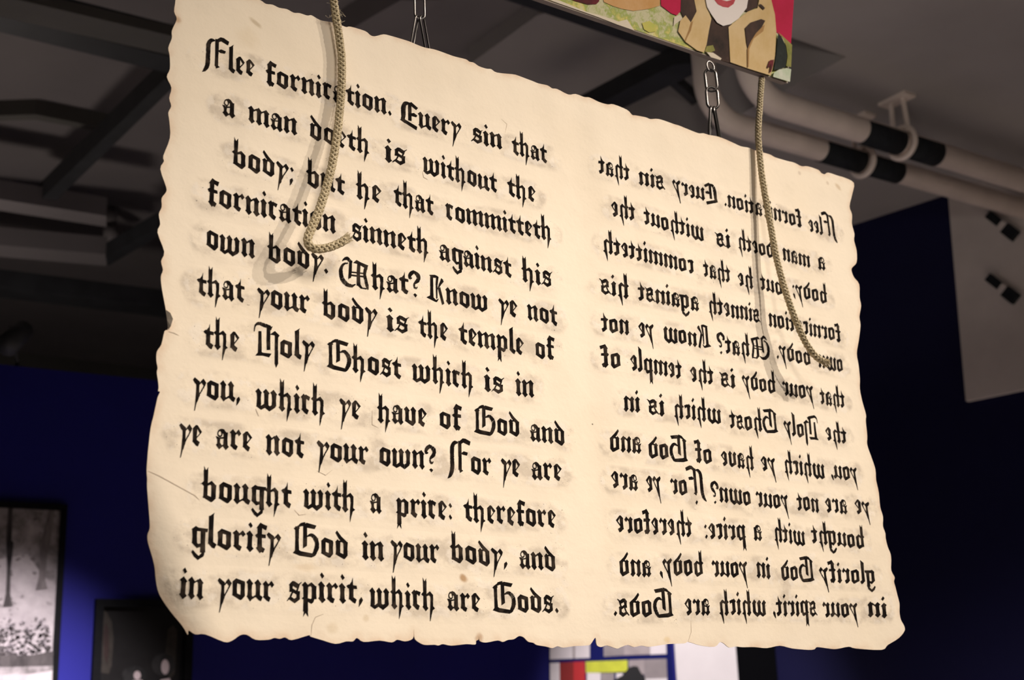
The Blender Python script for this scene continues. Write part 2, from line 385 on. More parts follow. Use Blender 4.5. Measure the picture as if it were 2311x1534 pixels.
poly_sheet('collage_print', bd, [
    (WH, zz([(190, 200), (605, 180), (605, 388), (190, 405)])), (GR, zz([(425, 190), (452, 188), (452, 394), (428, 396)])),
    (GR2, zz([(750, 180), (965, 170), (965, 362), (750, 376)])), (GR, zz([(965, 170), (1235, 160), (1235, 352), (965, 362)])),
    (WH, zz([(1235, 160), (1400, 150), (1405, 348), (1235, 354)])),
    (WH, zz([(190, 442), (290, 438), (300, 1100), (195, 1100)])), (RD2, zz([(290, 438), (435, 430), (440, 1100), (300, 1100)])),
    (RD, zz([(435, 430), (555, 425), (568, 1100), (440, 1100)])), (LM, zz([(562, 428), (998, 412), (1000, 535), (565, 545)])),
    (WH, zz([(575, 545), (720, 545), (720, 1100), (575, 1100)])), (GR2, zz([(725, 548), (860, 545), (860, 1100), (725, 1100)])),
    (GR, zz([(1010, 412), (1170, 405), (1175, 560), (1015, 560)])), (GR2, zz([(1170, 405), (1405, 398), (1412, 600), (1175, 600)])),
    (WH, zz([(880, 548), (950, 548), (940, 1100), (880, 1100)])), (WH, zz([(1180, 605), (1412, 600), (1420, 1100), (1180, 1100)])),
    (BK, zz([(850, 620), (950, 570), (1010, 490), (1060, 474), (1105, 478), (1140, 545), (1185, 600), (1190, 1100), (850, 1100)])),
], lambda x, y: on_mid(x, y, .031), 0, NM)
tl = on_mid(1519, 1425); br = on_mid(1656, 1425)
bl_ = on_mid(1527, 1534); g = MB(); g.box((tl.x, MIDY-.025, tl.z-.75), Vector((br.x-tl.x, 0, 0)), Vector((0, .025, 0)), Z*.75)
wb = tag(g.obj('display_board', M_white), 'plain white display board under the parchment between the blue collage and the black board', 'board')
br2 = on_mid(1744, 1425); g = MB(); g.box((br.x+.004, MIDY-.02, tl.z-.75), Vector((br2.x-br.x-.004, 0, 0)), Vector((0, .02, 0)), Z*.9)
tag(g.obj('display_board', M_black), 'black display board to the right of the plain white one', 'board')

# ------------------------------------------------------------------ parchment: outline and surface
EDGE = [(392,-15),(396,0),(393,26),(399,43),(388,69),(388,86),(380,107.6),(383,126),(383.6,155),(376.7,173.6),(387,198),(382,221),(386.4,239.5),(380,254),
(382.4,275),(383.6,311),(368.7,351.4),(370,364),(362,381.6),(375,421.7),(374.4,434),(365,447),(365,467),(358.6,483),(361.5,506),(355.7,524.7),(370.7,567.7),
(363.8,589),(367.8,609),(363,625),(365.8,653.8),(374.4,699.7),(379.3,741),(371.5,747),(364.3,777),(354.3,793),(353,813),(355.7,830),(354,840),(356.8,860),
(358,874),(357,882),(361,884),(356,896),(352.5,911),(345.8,941.7),(343,951.9),(339.3,970.5),(336.4,996),(334,1018),(333,1031.5),(331,1060),(332.2,1080.7),
(332,1098),(335,1139),(338,1178),(337.5,1194),(333,1207),(334.5,1225),(343.4,1254.7),(349.3,1281),(352,1308),(359.7,1340.5),(384.8,1379),(411.5,1411.6),
(424,1432),(426,1422),(441,1431),(463.6,1431),(506,1448),(524,1445),(542,1433),(557.5,1432),(577,1443),(606,1443),(619.6,1439),(631.7,1441),(643.8,1437.8),
(659,1443.8),(696.8,1433),(701,1436),(727,1443.8),(757.4,1452.3),(781.6,1446.8),(796.8,1446.8),(805.8,1439),(821,1448),(857,1445),(884.6,1449),(896.7,1443),
(914.9,1446.8),(931.5,1440.8),(934,1427),(936.7,1442),(952,1452.6),(963.6,1455),(980.5,1454.4),(989.6,1456),(1000,1453),(1019.4,1456.4),(1053,1453),(1072.7,1453.9),
(1074.5,1446),(1079.7,1443),(1081,1436.5),(1083,1446),(1097.3,1449.4),(1123.3,1444.8),(1135,1448),(1146.6,1443.5),(1159.6,1442),(1171.3,1435),(1181.7,1437.5),
(1192,1447.4),(1203.8,1450),(1211.5,1455),(1232.3,1458.5),(1246.6,1462),(1258.3,1457.7),(1271,1461),(1294.6,1457.7),(1320.6,1456.4),(1332.3,1453.9),(1341.3,1440.9),
(1344.5,1440),(1347,1455),(1357,1459.6),(1370,1456),(1392,1463),(1401,1460),(1416.6,1455),(1431,1459.6),(1447.8,1456.4),(1467,1459),(1507,1453),(1544,1451.5),
(1553.7,1448),(1580.8,1456),(1613,1459),(1624,1449),(1632.7,1450.8),(1645.7,1460.6),(1660.8,1458.4),(1676,1460),(1703,1459.7),(1731,1462),(1760.6,1456.6),
(1788.6,1462.8),(1826,1466),(1838.5,1464.4),(1844.7,1459.7),(1869.6,1462.8),(1888,1464),(1916,1458.8),(1932,1462.8),(1989.6,1466),(2003.6,1455),(2028.5,1439.4),
(2041,1423.9),(2041,1413),(2033,1397.4),(2030,1380),(2030,1361.6),(2025.4,1342.9),(2020.8,1324),(2017.6,1311.7),(2019.2,1302.4),(2011.4,1286.8),(2011.4,1265),
(2009.8,1249.4),(2003.6,1233.8),(1999,1215),(1998,1202.7),(1992.7,1187),(1992.7,1165.3),(1986.5,1143.5),(1983.4,1112.3),(1980.2,1096.7),(1977,1081),(1975.6,1059),
(1968,1035),(1960,1013),(1956.7,999),(1957.2,982.6),(1953.9,949.3),(1954.4,935.5),(1946,905),(1940.6,877.3),(1940.6,855),(1937.8,824.7),(1933.7,797),(1938.4,766.5),
(1942,733),(1939.4,714.7),(1943.4,690),(1940,671),(1938.9,641),(1927.5,625.8),(1921.9,610.7),(1923.7,603),(1933.2,591.8),(1933.2,565.3),(1927.5,542.6),(1928.3,527.5),
(1922.6,504.8),(1923,484),(1917.3,465),(1923.7,436.7),(1927,412.5),(1905.6,400.6),(1892,396.6),(1869.3,389.3),(1861.3,393),(1853.2,389.8),(1846.5,383),(1822.3,375),
(1809,375),(1792.8,367),(1776.7,363),(1749.8,355),(1736.4,348),(1706.8,340),(1690.7,333.4),(1672,330),(1653,321.3),(1623,308.8),(1601,304.6),(1587,300.5),(1576,300.5),
(1551,290.8),(1534.5,283.9),(1520.6,279.7),(1487.4,268.6),(1468,268.6),(1457,264.5),(1434.8,260.3),(1426.5,259),(1415.4,247.9),(1385,235.4),(1371,235.4),(1351.7,229.9),
(1331,220),(1318.5,218.8),(1299,211.9),(1282.5,213.2),(1257.5,200.8),(1246.5,199.4),(1235.4,192.5),(1216,188.3),(1202,182.8),(1180,174.5),(1168,170),(1157.7,167.5),
(1121.4,163.6),(1108.4,155.8),(1098,155),(1081,149.3),(1069.4,141.5),(1059,138.9),(1051.3,133.7),(1025.3,127.2),(1007,120.7),(981,111.6),(960.4,107.7),(942.2,101.3),
(924,93.5),(903.3,87),(882.5,81),(865.6,77.4),(846,81.8),(835.8,79.2),(824,70),(791.6,60.2),(781.3,61),(769.6,56.6),(750,50.5),(727.5,46.6),(716,42),(702.7,34.3),
(693.2,35),(676,29.5),(662.7,28.6),(647.5,20.6),(630,17.5),(615,10.5),(600,8.6),(586.6,0),(560,-6),(540,-14),(515,-20),(490,-32),(465,-36),(440,-45),(415,-50),(398,-52),(394,-35)]

ca = None
def plane_uv(x, y, off=0):
    p = at_plane(x, y, O+N*off, N); return (p-O).dot(H), p.z-O.z
_c0 = Vector(plane_uv(333, 1190)); _c1 = Vector(plane_uv(425, 1432)); _cd = (_c1-_c0).normalized(); _cn = Vector((-_cd.y, _cd.x))
if _cn.dot(Vector((0, 0))-_c0) < 0: _cn = -_cn
def hgt(u, v):
    """height of the sheet over its plane, toward the viewer"""
    h = -.0012*math.exp(-(u/.03)**2) + .0014*math.sin(7*u+3*v+.6) + .0008*math.sin(16*v-5*u) + .0003*math.sin(31*u+19*v)
    h += .00025*math.sin(70*u-40*v)*math.sin(55*v+20*u)
    q = .034-(Vector((u, v))-_c0).dot(_cn)
    if q > 0: h -= 8*q*q
    e = max(0, v-.40); h -= .6*e*e
    return h
def surf_uv(x, y):
    u, v = plane_uv(x, y)
    for _ in range(4): u, v = plane_uv(x, y, hgt(u, v))
    return u, v
outline = []
pts = [Vector((*surf_uv(x, y), 0)) for x, y in EDGE]
cl = catmull(pts+[pts[0]], 3)[:-1]
outline = [(p.x, p.y) for p in cl]
OA = np.array(outline)

# ------------------------------------------------------------------ blackletter alphabet (x-height = 1, baseline = 0)
class G:
    def __init__(s): s.p = []
    def P(s, *pts): s.p.append(list(pts)); return s
    def D(s, x, y, w_=.5, h=.39): return s.P((x-w_/2, y+.03), (x-.02, y+h/2), (x+w_/2, y-.03), (x+.02, y-h/2))
    def S(s, x, y0, y1, w_=.335): return s.P((x-w_/2, y0), (x-w_*.43, (y0+y1)/2), (x-w_/2, y1), (x+w_/2, y1), (x+w_*.43, (y0+y1)/2), (x+w_/2, y0))
    def B(s, pts, w_):
        pts = [Vector(p) for p in pts]; n = len(pts); ww = w_ if hasattr(w_, '__len__') else [w_]*n; L = []; R_ = []
        for i in range(n):
            t = (pts[min(i+1, n-1)]-pts[max(i-1, 0)]).normalized(); q = Vector((-t.y, t.x))*ww[i]/2
            L.append(tuple(pts[i]+q)); R_.append(tuple(pts[i]-q))
        for i in range(n-1): s.P(R_[i], R_[i+1], L[i+1], L[i])
        return s
    def C(s, pts, w_, k=5):      # smooth ribbon
        n = len(pts); ww = w_ if hasattr(w_, '__len__') else [w_]*n
        q = catmull([Vector((*p, 0)) for p in pts], k); W = []
        for i in range(n-1):
            for j in range(k): W.append(ww[i]+(ww[i+1]-ww[i])*j/k)
        W.append(ww[-1]); return s.B([(p.x, p.y) for p in q], W)
    def minim(s, x, foot=0):
        s.S(x, .17, .84).D(x-.01, .83)
        return s.footr(x) if foot else s.D(x+.02, .17)
    def footr(s, x): return s.P((x-.22, .24), (x, .36), (x+.36, .2), (x+.24, .0), (x+.06, .05))
    def asc(s, x, top=1.55): return s.S(x, .17, top-.05, .31).P((x-.125, top-.1), (x-.15, top+.14), (x-.02, top-.06)).P((x+.0, top-.06), (x+.15, top+.1), (x+.125, top-.1)).P((x-.3, .84), (x-.1, .98), (x-.1, .72))
    def bowl_top(s, x0, x1): return s.P((x0-.17, .84), (x0+.08, 1.0), (x1+.15, .86), (x1+.12, .68), (x0+.06, .8))
    def bowl_bot(s, x0, x1): return s.P((x0-.2, .22), (x0+.04, .32), (x1-.05, .2), (x1+.18, .2), (x1-.06, .0), (x1-.16, .0))
GL = {}
def gl(ch, adv): GL[ch] = (G(), adv); return GL[ch][0]
gl('i', .56).minim(.22, 0).D(.25, 1.3, .3, .3)
gl('n', 1.16).minim(.22).minim(.82).B([(.3, .72), (.68, .92)], .09)
gl('m', 1.74).minim(.22).minim(.81).minim(1.4).B([(.3, .72), (.68, .92)], .09).B([(.9, .72), (1.27, .92)], .09)
gl('u', 1.18).minim(.22).minim(.82, 1).B([(.34, .1), (.7, .26)], .09)
gl('v', 1.14).S(.24, .2, .84).D(.22, .83).S(.8, .2, .8).D(.78, .84).bowl_bot(.24, .8)
gl('w', 1.72).S(.22, .2, .84).D(.2, .83).S(.78, .15, .84).D(.76, .84).S(1.36, .2, .8).D(1.33, .84).B([(.06, .2), (.4, .06), (.7, .2)], .2).B([(.7, .2), (1.05, .06), (1.44, .24)], [.2, .26, .18])
gl('r', .92).minim(.24, 1).D(.66, .86, .36, .34).B([(.3, .74), (.6, .9)], .1)
gl('c', .84).S(.24, .2, .84).D(.22, .84).P((.2, .88), (.34, 1.0), (.72, .9), (.62, .7), (.44, .8)).footr(.26)
gl('e', .86).S(.24, .18, .85).P((.04, .84), (.3, 1.02), (.48, .96), (.34, .76)).P((.28, 1.0), (.42, 1.02), (.8, .72), (.64, .62)).B([(.72, .7), (.34, .38)], .07).footr(.28)
gl('o', 1.1).S(.24, .2, .84).S(.8, .2, .8).bowl_top(.24, .8).bowl_bot(.24, .8)
gl('a', 1.06).S(.72, .2, .84).D(.74, .16).P((.3, .9), (.42, 1.02), (.6, .98), (.86, .76), (.6, .74)).C([(.42, .98), (.2, .9), (.14, .72), (.3, .62), (.44, .72), (.4, .88)], .08).S(.22, .2, .56, .24).P((-.02, .62), (.16, .6), (.34, .5), (.12, .44)).D(.26, .17).B([(.3, .08), (.62, .22)], .08).B([(.24, .52), (.62, .58)], .07)
gl('t', .8).S(.32, .2, .86).P((.1, .8), (.44, .8), (.44, 1.3), (.36, 1.1), (.2, .95)).P((-.04, .86), (.12, .94), (.72, .88), (.74, .72), (.1, .74)).footr(.36)
gl('h', 1.18).asc(.24).D(.26, .17).P((.34, .72), (.34, .84), (.66, 1.0), (.94, .8), (.7, .72), (.58, .8)).B([(.8, .82), (.81, .5), (.78, .12), (.7, -.2), (.64, -.5)], [.25, .23, .24, .13, .02]).P((.8, .3), (1.06, .14), (.78, 0))
gl('b', 1.12).asc(.24).P((.34, .74), (.34, .86), (.64, 1.0), (.93, .82), (.72, .7), (.58, .82)).S(.8, .2, .82).bowl_bot(.24, .8)
gl('l', .62).S(.24, .2, 1.5).P((.115, 1.4), (.115, 1.5), (.44, 1.68), (.4, 1.56), (.365, 1.38)).footr(.26)
gl('d', 1.1).S(.24, .2, .8).S(.8, .2, .86).bowl_bot(.24, .8).P((.02, .84), (.2, .98), (.38, .86), (.24, .68)).P((.05, 1.3), (.14, 1.42), (.5, 1.12), (.95, .84), (.68, .76), (.3, 1.02)).B([(.24, .84), (.6, .92)], .1)
gl('s', .98).S(.24, .5, .84, .24).S(.72, .2, .56, .24).P((.08, .84), (.3, 1.02), (.48, 1.0), (.84, .84), (.7, .68), (.34, .82)).P((.12, .6), (.3, .7), (.84, .46), (.74, .34)).P((.04, .2), (.2, .3), (.44, .2), (.78, .3), (.84, .16), (.5, -.02)).B([(.76, .8), (.64, .54)], .1).B([(-.04, .08), (.2, .26), (.34, .5)], [.05, .1, .1]).B([(.7, .82), (.96, .98)], [.1, .03])
gl('f', .84).S(.34, .18, 1.3).D(.36, .17).P((.1, 1.2), (.36, 1.5), (.56, 1.42), (.86, 1.36), (.78, 1.14), (.46, 1.24)).P((.02, .86), (.16, .94), (.74, .9), (.76, .74), (.14, .74)).P((.1, .22), (.34, .36), (.34, .1)).footr(.36)
gl('p', 1.16).S(.26, -.4, .84).D(.24, .84).P((.36, .74), (.36, .86), (.66, 1.0), (.98, .82), (.74, .7), (.6, .82)).S(.84, .2, .82).P((.0, .22), (.1, .3), (.6, .2), (.92, .3), (.8, .04), (.66, -.02)).P((.14, -.36), (.08, -.66), (.26, -.46), (.44, -.66), (.39, -.36))
gl('g', 1.1).S(.26, .22, .84).S(.82, -.2, .84).P((.04, .84), (.32, 1.02), (.5, .96), (1.14, .94), (1.12, .78), (.34, .8)).P((.08, .24), (.26, .34), (.5, .18), (.8, .24), (.7, .08), (.44, .0)).B([(.12, -.16), (.3, -.34), (.58, -.5)], [.14, .2, .16]).B([(.52, -.48), (.82, -.3), (.84, -.12)], [.14, .2, .22])
gl('y', 1.0).P((.0, .92), (.12, 1.04), (.52, .84), (.4, .62), (.14, .76)).S(.38, .2, .84, .25).P((.255, .3), (.505, .3), (.3, -.3), (.2, -.62), (.15, -.62), (.2, -.3)).D(.8, .84, .42, .36).B([(.5, .72), (.72, .92)], .08).C([(.94, .78), (.74, .5), (.52, .2), (.34, -.2)], [.1, .08, .08, .06])
gl('.', .4).D(.2, .14, .3, .3)
gl(':', .44).D(.22, .16, .28, .28).D(.24, .78, .28, .28)
gl(';', .46).D(.24, .78, .28, .28).P((.1, .2), (.28, .32), (.36, .18), (.26, .0), (.1, -.16))
gl(',', .44).P((.08, .2), (.26, .32), (.36, .18), (.24, .0), (.06, -.16))
def raw(ch, adv, x0, yb, xh):
    g_ = gl(ch, adv); return g_, (lambda *pts: [((x-x0)*1.25/xh, (yb-y)/xh) for x, y in pts])
g_, T = raw('F', 2.12, 500, 846, 165)
g_.C(T((632, 560), (590, 566), (562, 610), (560, 700), (556, 800), (535, 850), (502, 885)), [.08, .24, .36, .34, .36, .28, .05])
g_.B(T((655, 545), (655, 690), (652, 805)), [.3, .27, .28]).P(*T((640, 800), (666, 800), (690, 812), (650, 832)))
g_.P(*T((636, 590), (650, 545), (690, 518), (725, 520), (786, 545), (776, 582), (700, 556), (668, 572)))
g_.P(*T((664, 655), (700, 636), (752, 645), (742, 672), (690, 668)))
g_, T = raw('E', 1.66, 285, 548, 165)
g_.C(T((405, 325), (350, 338), (326, 390), (324, 470), (308, 512)), [.1, .26, .42, .36, .26])
g_.P(*T((285, 518), (315, 488), (345, 500), (345, 540))).P(*T((300, 522), (330, 500), (488, 545), (478, 580)))
g_.B(T((402, 320), (402, 420), (402, 500)), .3).P(*T((385, 330), (420, 308), (498, 350), (480, 376), (420, 345))).P(*T((400, 430), (450, 412), (490, 430), (480, 450), (420, 448)))
g_, T = raw('G', 1.98, 1615, 690, 172)
g_.S(0, 0, .01, .01).B(T((1652, 440), (1652, 550), (1652, 660)), [.28, .24, .28]).P(*T((1618, 456), (1660, 428), (1680, 455), (1640, 476)))
g_.C(T((1650, 448), (1690, 420), (1735, 412)), [.08, .16, .2]).P(*T((1612, 668), (1648, 630), (1690, 650), (1830, 668), (1800, 698), (1680, 688)))
g_.B(T((1732, 410), (1732, 520), (1732, 600)), .28).P(*T((1712, 595), (1752, 595), (1748, 604), (1712, 625)))
g_.P(*T((1712, 425), (1745, 402), (1848, 418), (1830, 450), (1756, 440)))
g_.C(T((1748, 520), (1800, 505), (1846, 550), (1850, 610), (1822, 668), (1795, 692)), [.06, .18, .3, .32, .24, .1])
g_, T = raw('H', 1.9, 870, 548, 172)
g_.C(T((872, 330), (880, 280), (915, 255), (970, 266), (1040, 284)), [.06, .1, .16, .2, .2])
g_.B(T((1016, 280), (1016, 400), (1020, 486)), .26).P(*T((1000, 290), (1060, 272), (1040, 310)))
g_.B(T((930, 325), (930, 440), (930, 520)), [.22, .25, .28]).P(*T((886, 545), (925, 500), (960, 515), (1050, 518), (1028, 550), (960, 542)))
g_.P(*T((1030, 345), (1080, 312), (1132, 348), (1110, 380), (1076, 350))).B(T((1100, 350), (1100, 480), (1102, 600)), [.26, .25, .26]).P(*T((1084, 598), (1121, 598), (1100, 640)))
g_, T = raw('K', 1.72, 735, 1372, 176)
g_.B(T((800, 1110), (800, 1220), (798, 1330)), [.24, .26, .3]).P(*T((770, 1104), (840, 1095), (880, 1100), (880, 1118), (800, 1126)))
g_.P(*T((733, 1338), (790, 1308), (850, 1350), (888, 1328), (862, 1366), (840, 1368)))
g_.B(T((872, 1105), (862, 1200), (862, 1330)), [.22, .16, .1]).B(T((940, 1128), (905, 1180), (876, 1232)), [.28, .16, .06]).P(*T((912, 1130), (925, 1115), (948, 1128), (940, 1150)))
g_.P(*T((880, 1230), (905, 1205), (955, 1370), (925, 1384)))
g_, T = raw('W', 2.5, 1745, 1206, 182)
g_.C(T((1838, 962), (1785, 985), (1758, 1050), (1772, 1130), (1820, 1178), (1880, 1192), (1925, 1170)), [.06, .14, .28, .32, .26, .16, .05])
g_.C(T((1775, 948), (1800, 925), (1832, 915), (1862, 936), (1890, 944)), [.05, .14, .2, .2, .1]).B(T((1870, 935), (1866, 1040), (1856, 1110)), [.2, .25, .2]).P(*T((1842, 1105), (1880, 1095), (1845, 1130)))
g_.P(*T((1900, 950), (1938, 918), (1985, 935), (2074, 958), (2050, 992), (1960, 955))).B(T((1965, 940), (1958, 1060), (1958, 1180)), [.24, .26, .3])
g_.C(T((2050, 970), (2030, 1040), (2040, 1110), (2058, 1180), (2066, 1212)), [.24, .22, .24, .22, .06])
g_.P(*T((1935, 1170), (1965, 1148), (2000, 1195), (1985, 1212))).B(T((1985, 1200), (2050, 1200)), [.06, .08])
g_.B(T((1862, 1052), (2030, 1046)), .07).B(T((1862, 1082), (2032, 1078)), .07)
g_, T = raw('?', .98, 545, 1276, 178)
g_.C(T((578, 1108), (552, 1102), (560, 1068), (604, 1036)), [.06, .22, .26, .2]).C(T((600, 1036), (650, 1075), (648, 1118), (606, 1160), (606, 1196), (630, 1204), (640, 1188)), [.14, .32, .28, .14, .14, .1, .06]).P(*T((592, 1272), (610, 1258), (636, 1275), (618, 1298)))

TEXT_L = [
[('Flee',456.5,152,574,174),('fornication.',598.3,190.3,883,262),('Every',903,277.5,1039.5,313),('sin',1065,321.4,1133.7,338.6),('that',1155.8,348,1234.5,369.4)],
[('a',501.5,262,530.7,268.3),('man',560.6,276,670.3,307),('doeth',698,313.8,834.3,350.3),('is',868.8,366,916.5,375),('without',955.2,389.4,1121.5,436),('the',1145.9,442.6,1209,458)],
[('body;',524,376,662,414),('but',691.4,420,777.8,441),('he',804.4,448.7,859.8,460),('that',888.7,464,978.4,487.5),('committeth',1006,495,1245.5,545)],
[('fornication',466.4,462,757.9,528),('sinneth',792.2,540.7,968.4,576),('against',991.7,587,1154.6,627),('his',1179,635,1245.5,648.6)],
[('own',463.8,560.6,575,585),('body.',603.8,590.5,739.5,617),('What?',766.8,643.7,948.5,668),('Know',963,677,1102.5,704.7),('ye',1125.8,710,1168,718),('not',1191.2,722,1257.7,736)],
[('that',444.3,666,550.7,684),('your',579.5,690,699,710),('body',728,716.6,849.9,738),('is',873,747,921.9,753.6),('the',945.2,759.8,1010.5,770.4),('temple',1036,775.7,1182.3,801.5),('of',1207.8,806.3,1251,813.4)],
[('the',459.8,786.4,539.6,795),('Holy',572.8,801.5,708,812.5),('Ghost',738,830.7,905.3,855.5),('which',930.8,860,1069.3,878.4),('is',1093.7,883.5,1136.9,888.8),('in',1164.6,893,1205.6,896.8)],
[('you,',434.3,897,541.8,908),('which',577.3,921.6,734.6,939.3),('ye',765.6,941.5,813.3,947),('haue',852,953,962.9,964),('of',990.6,966,1040.5,970.8),('God',1070.4,978,1173.4,984.7),('and',1196.7,994,1275.4,1005)],
[('ye',403.3,1002.5,454.2,1008),('are',486.4,1012.4,568.4,1019),('not',600.2,1024.7,685.3,1033.5),('your',714.4,1037.6,832,1050),('own?',854.7,1051,983.8,1061),('For',1009.9,1068,1109,1072.5),('ye',1131,1074,1174,1077.7),('are',1200,1080.8,1268,1085.5)],
[('bought',455,1130.3,656.9,1145.6),('with',685,1146.8,802.3,1155.4),('a',835.2,1157.7,861.3,1159.5),('price:',893.8,1163.7,1020.3,1174),('therefore',1047.7,1176.7,1255,1191.6)],
[('glorify',429.3,1233.6,631,1250),('God',661.6,1253,786,1261),('in',817.6,1263,867,1266.4),('your',882,1263.3,991.6,1271.6),('body,',1017.7,1269.8,1145.4,1280.2),('and',1172.8,1281,1254.9,1287.8)],
[('in',403.5,1347.8,458.6,1354),('your',490.3,1351,618,1358),('spirit,',648.6,1358.6,818.8,1362.6),('which',835.2,1371.5,982.5,1378.5),('are',1009.9,1378,1084.2,1381),('Gods.',1112.8,1381,1260,1382.7)]]
TEXT_R = [
[('Flee',1889.5,540.8,1826.4,522),('fornication.',1811.6,514.8,1635.6,465),('Every',1620.9,462.4,1520,435.5),('sin',1500,429.6,1442,416.7),('that',1422,410,1351.7,392)],
[('a',1864,611.5,1847,608),('man',1829.6,605.3,1767.3,587.3),('doeth',1747.7,584.6,1666.5,563),('is',1649,561.2,1616.8,554.2),('without',1589.2,544.3,1455,506.7),('the',1434.7,500.5,1380.4,487)],
[('body;',1868,686.7,1790,669.2),('but',1767.3,667.9,1717.6,654.4),('he',1700.6,652.6,1666.5,644.5),('that',1649.6,639.7,1589.2,624.9),('committeth',1567,619.5,1360.8,569.8)],
[('fornication',1899.6,773.4,1735.6,736),('sinneth',1715.6,729,1599.4,706.8),('against',1578.4,702.8,1440.9,677.3),('his',1419.4,675,1356.3,663.3)],
[('own',1903.8,840.7,1847.8,829.7),('body.',1831,826,1753.6,808.6),('What?',1737.5,813,1620,794.2),('Know',1605.4,788,1497.3,769.8),('ye',1476.5,766.5,1441.9,761),('not',1420.3,757.6,1358,747.7)],
[('that',1908,922.5,1852.5,911),('your',1837.5,903.6,1766.9,891),('body',1751.4,889.8,1677.4,877.3),('is',1660,876.8,1627,873),('the',1611.5,869,1559,860.7),('temple',1539.4,856.5,1423.9,835.8),('of',1402.3,831.6,1357.4,827.4)],
[('the',1912.3,1002.5,1865.2,994.2),('Holy',1849.2,993,1771.6,981.2),('Ghost',1756.4,978.4,1647.8,966),('which',1628,956.3,1520.9,942.4),('is',1500,939.4,1463.5,935),('in',1444.7,931.3,1408,927.2)],
[('you,',1936.4,1086.5,1876.3,1079),('which',1862.2,1080,1771,1068.5),('ye',1752.2,1068,1719,1061.6),('haue',1702.3,1061,1629,1050.5),('of',1608.7,1048.5,1570.7,1043.5),('God',1552.7,1043,1464,1032.5),('and',1448,1024.7,1376.2,1018)],
[('ye',1964.7,1164.7,1931.3,1158.4),('are',1913.3,1160.6,1864,1156),('not',1849,1156.6,1800.5,1151.6),('your',1780.9,1150.3,1707.6,1142.8),('own?',1696,1141.3,1606.4,1131.6),('For',1593.9,1123,1514.5,1114.8),('.',1576.5,1139.4,1570.5,1138.6),('ye',1493.3,1113.9,1459.3,1109),('are',1440.3,1107.6,1380.5,1101.4)],
[('bought',1952.2,1239.4,1833.2,1225),('with',1818,1231.3,1748,1222),('a',1720.7,1220,1701.4,1218.2),('price:',1684.3,1219.8,1591.7,1215),('therefore',1563.4,1212,1392.3,1200.8)],
[('glorify',1977,1318.6,1852.5,1314.2),('God',1838.5,1313.3,1763.7,1308.6),('in',1739.4,1306,1708.3,1303),('your',1688.3,1304,1608,1301),('body,',1588.3,1299.9,1489,1299.2),('and',1470.2,1300.8,1398.6,1299.2)],
[('in',2002.7,1393.3,1959.4,1392),('your',1937.6,1394.3,1858,1392),('spirit,',1843.8,1390.2,1745,1389.6),('which',1729.4,1389.6,1623,1388),('are',1603,1389,1546.6,1388),('Gods.',1520,1393.3,1386,1389.6)]]
XH = .0218

# ------------------------------------------------------------------ build the sheet
SP = .007
us = np.arange(OA[:, 0].min(), OA[:, 0].max(), SP); vs = np.arange(OA[:, 1].min(), OA[:, 1].max(), SP)
gu, gv = np.meshgrid(us, vs); gp = np.stack([gu.ravel(), gv.ravel()], 1)
gp[(np.arange(len(gp))//len(us)) % 2 == 1, 0] += SP/2
def seg_dist(P, A, B):
    d = B-A; t = np.clip(((P-A)@d)/max(d@d, 1e-12), 0, 1); return np.linalg.norm(P-(A+t[:, None]*d), axis=1)
def inside(P):
    r = np.zeros(len(P), bool); A = OA; B = np.roll(OA, -1, 0)
    for a_, b_ in zip(A, B):
        c_ = ((a_[1] > P[:, 1]) != (b_[1] > P[:, 1]))
        r ^= c_ & (P[:, 0] < (b_[0]-a_[0])*(P[:, 1]-a_[1])/(b_[1]-a_[1]+1e-12)+a_[0])
    return r
def edge_dist(P):
    d = np.full(len(P), 9.)
    for a_, b_ in zip(OA, np.roll(OA, -1, 0)): d = np.minimum(d, seg_dist(P, a_, b_))
    return d
gp = gp[inside(gp)]; gp = gp[edge_dist(gp) > .0045]
allp = [Vector(p) for p in outline]+[Vector(p) for p in gp]
n0 = len(outline)
ov, oe, of, ovm, _, _ = delaunay_2d_cdt(allp, [], [list(range(n0))], 1, 1e-6)
PV = np.array([(p.x, p.y) for p in ov]); nv = len(PV)
front = [Vector((p[0], p[1], hgt(p[0], p[1]))) for p in PV]
back = [p-Vector((0, 0, .0012)) for p in front]
tri = []
for t in of:
    A, B, Cc = (front[i] for i in t)
    tri.append(tuple(t) if (B-A).cross(Cc-A).z > 0 else tuple(reversed(t)))
ec = {}
for t in tri:
    for i in range(3):
        a_, b_ = t[i], t[(i+1) % 3]; ec[(a_, b_)] = ec.get((a_, b_), 0)+1
side = [(b_, a_, a_+nv, b_+nv) for (a_, b_) in ec if (b_, a_) not in ec]
sv = []; sf = []
for a_, b_, c_, d_ in side:
    k = 2*nv+len(sv); sv += [front[a_], front[b_], back[b_], back[a_]]; sf.append((k, k+1, k+2, k+3))
sheet = link('parchment', front+back+sv, tri+[tuple(i+nv for i in reversed(t)) for t in tri]+sf, None, mats=[])
sheet.data.polygons.foreach_set('use_smooth', [len(p.vertices) == 3 for p in sheet.data.polygons])
sheet.matrix_world = Matrix((( H.x, Z.x, N.x, O.x), (H.y, Z.y, N.y, O.y), (H.z, Z.z, N.z, O.z), (0, 0, 0, 1)))
tag(sheet, 'large torn cream parchment with black blackletter writing, mirrored on its right half', 'parchment')

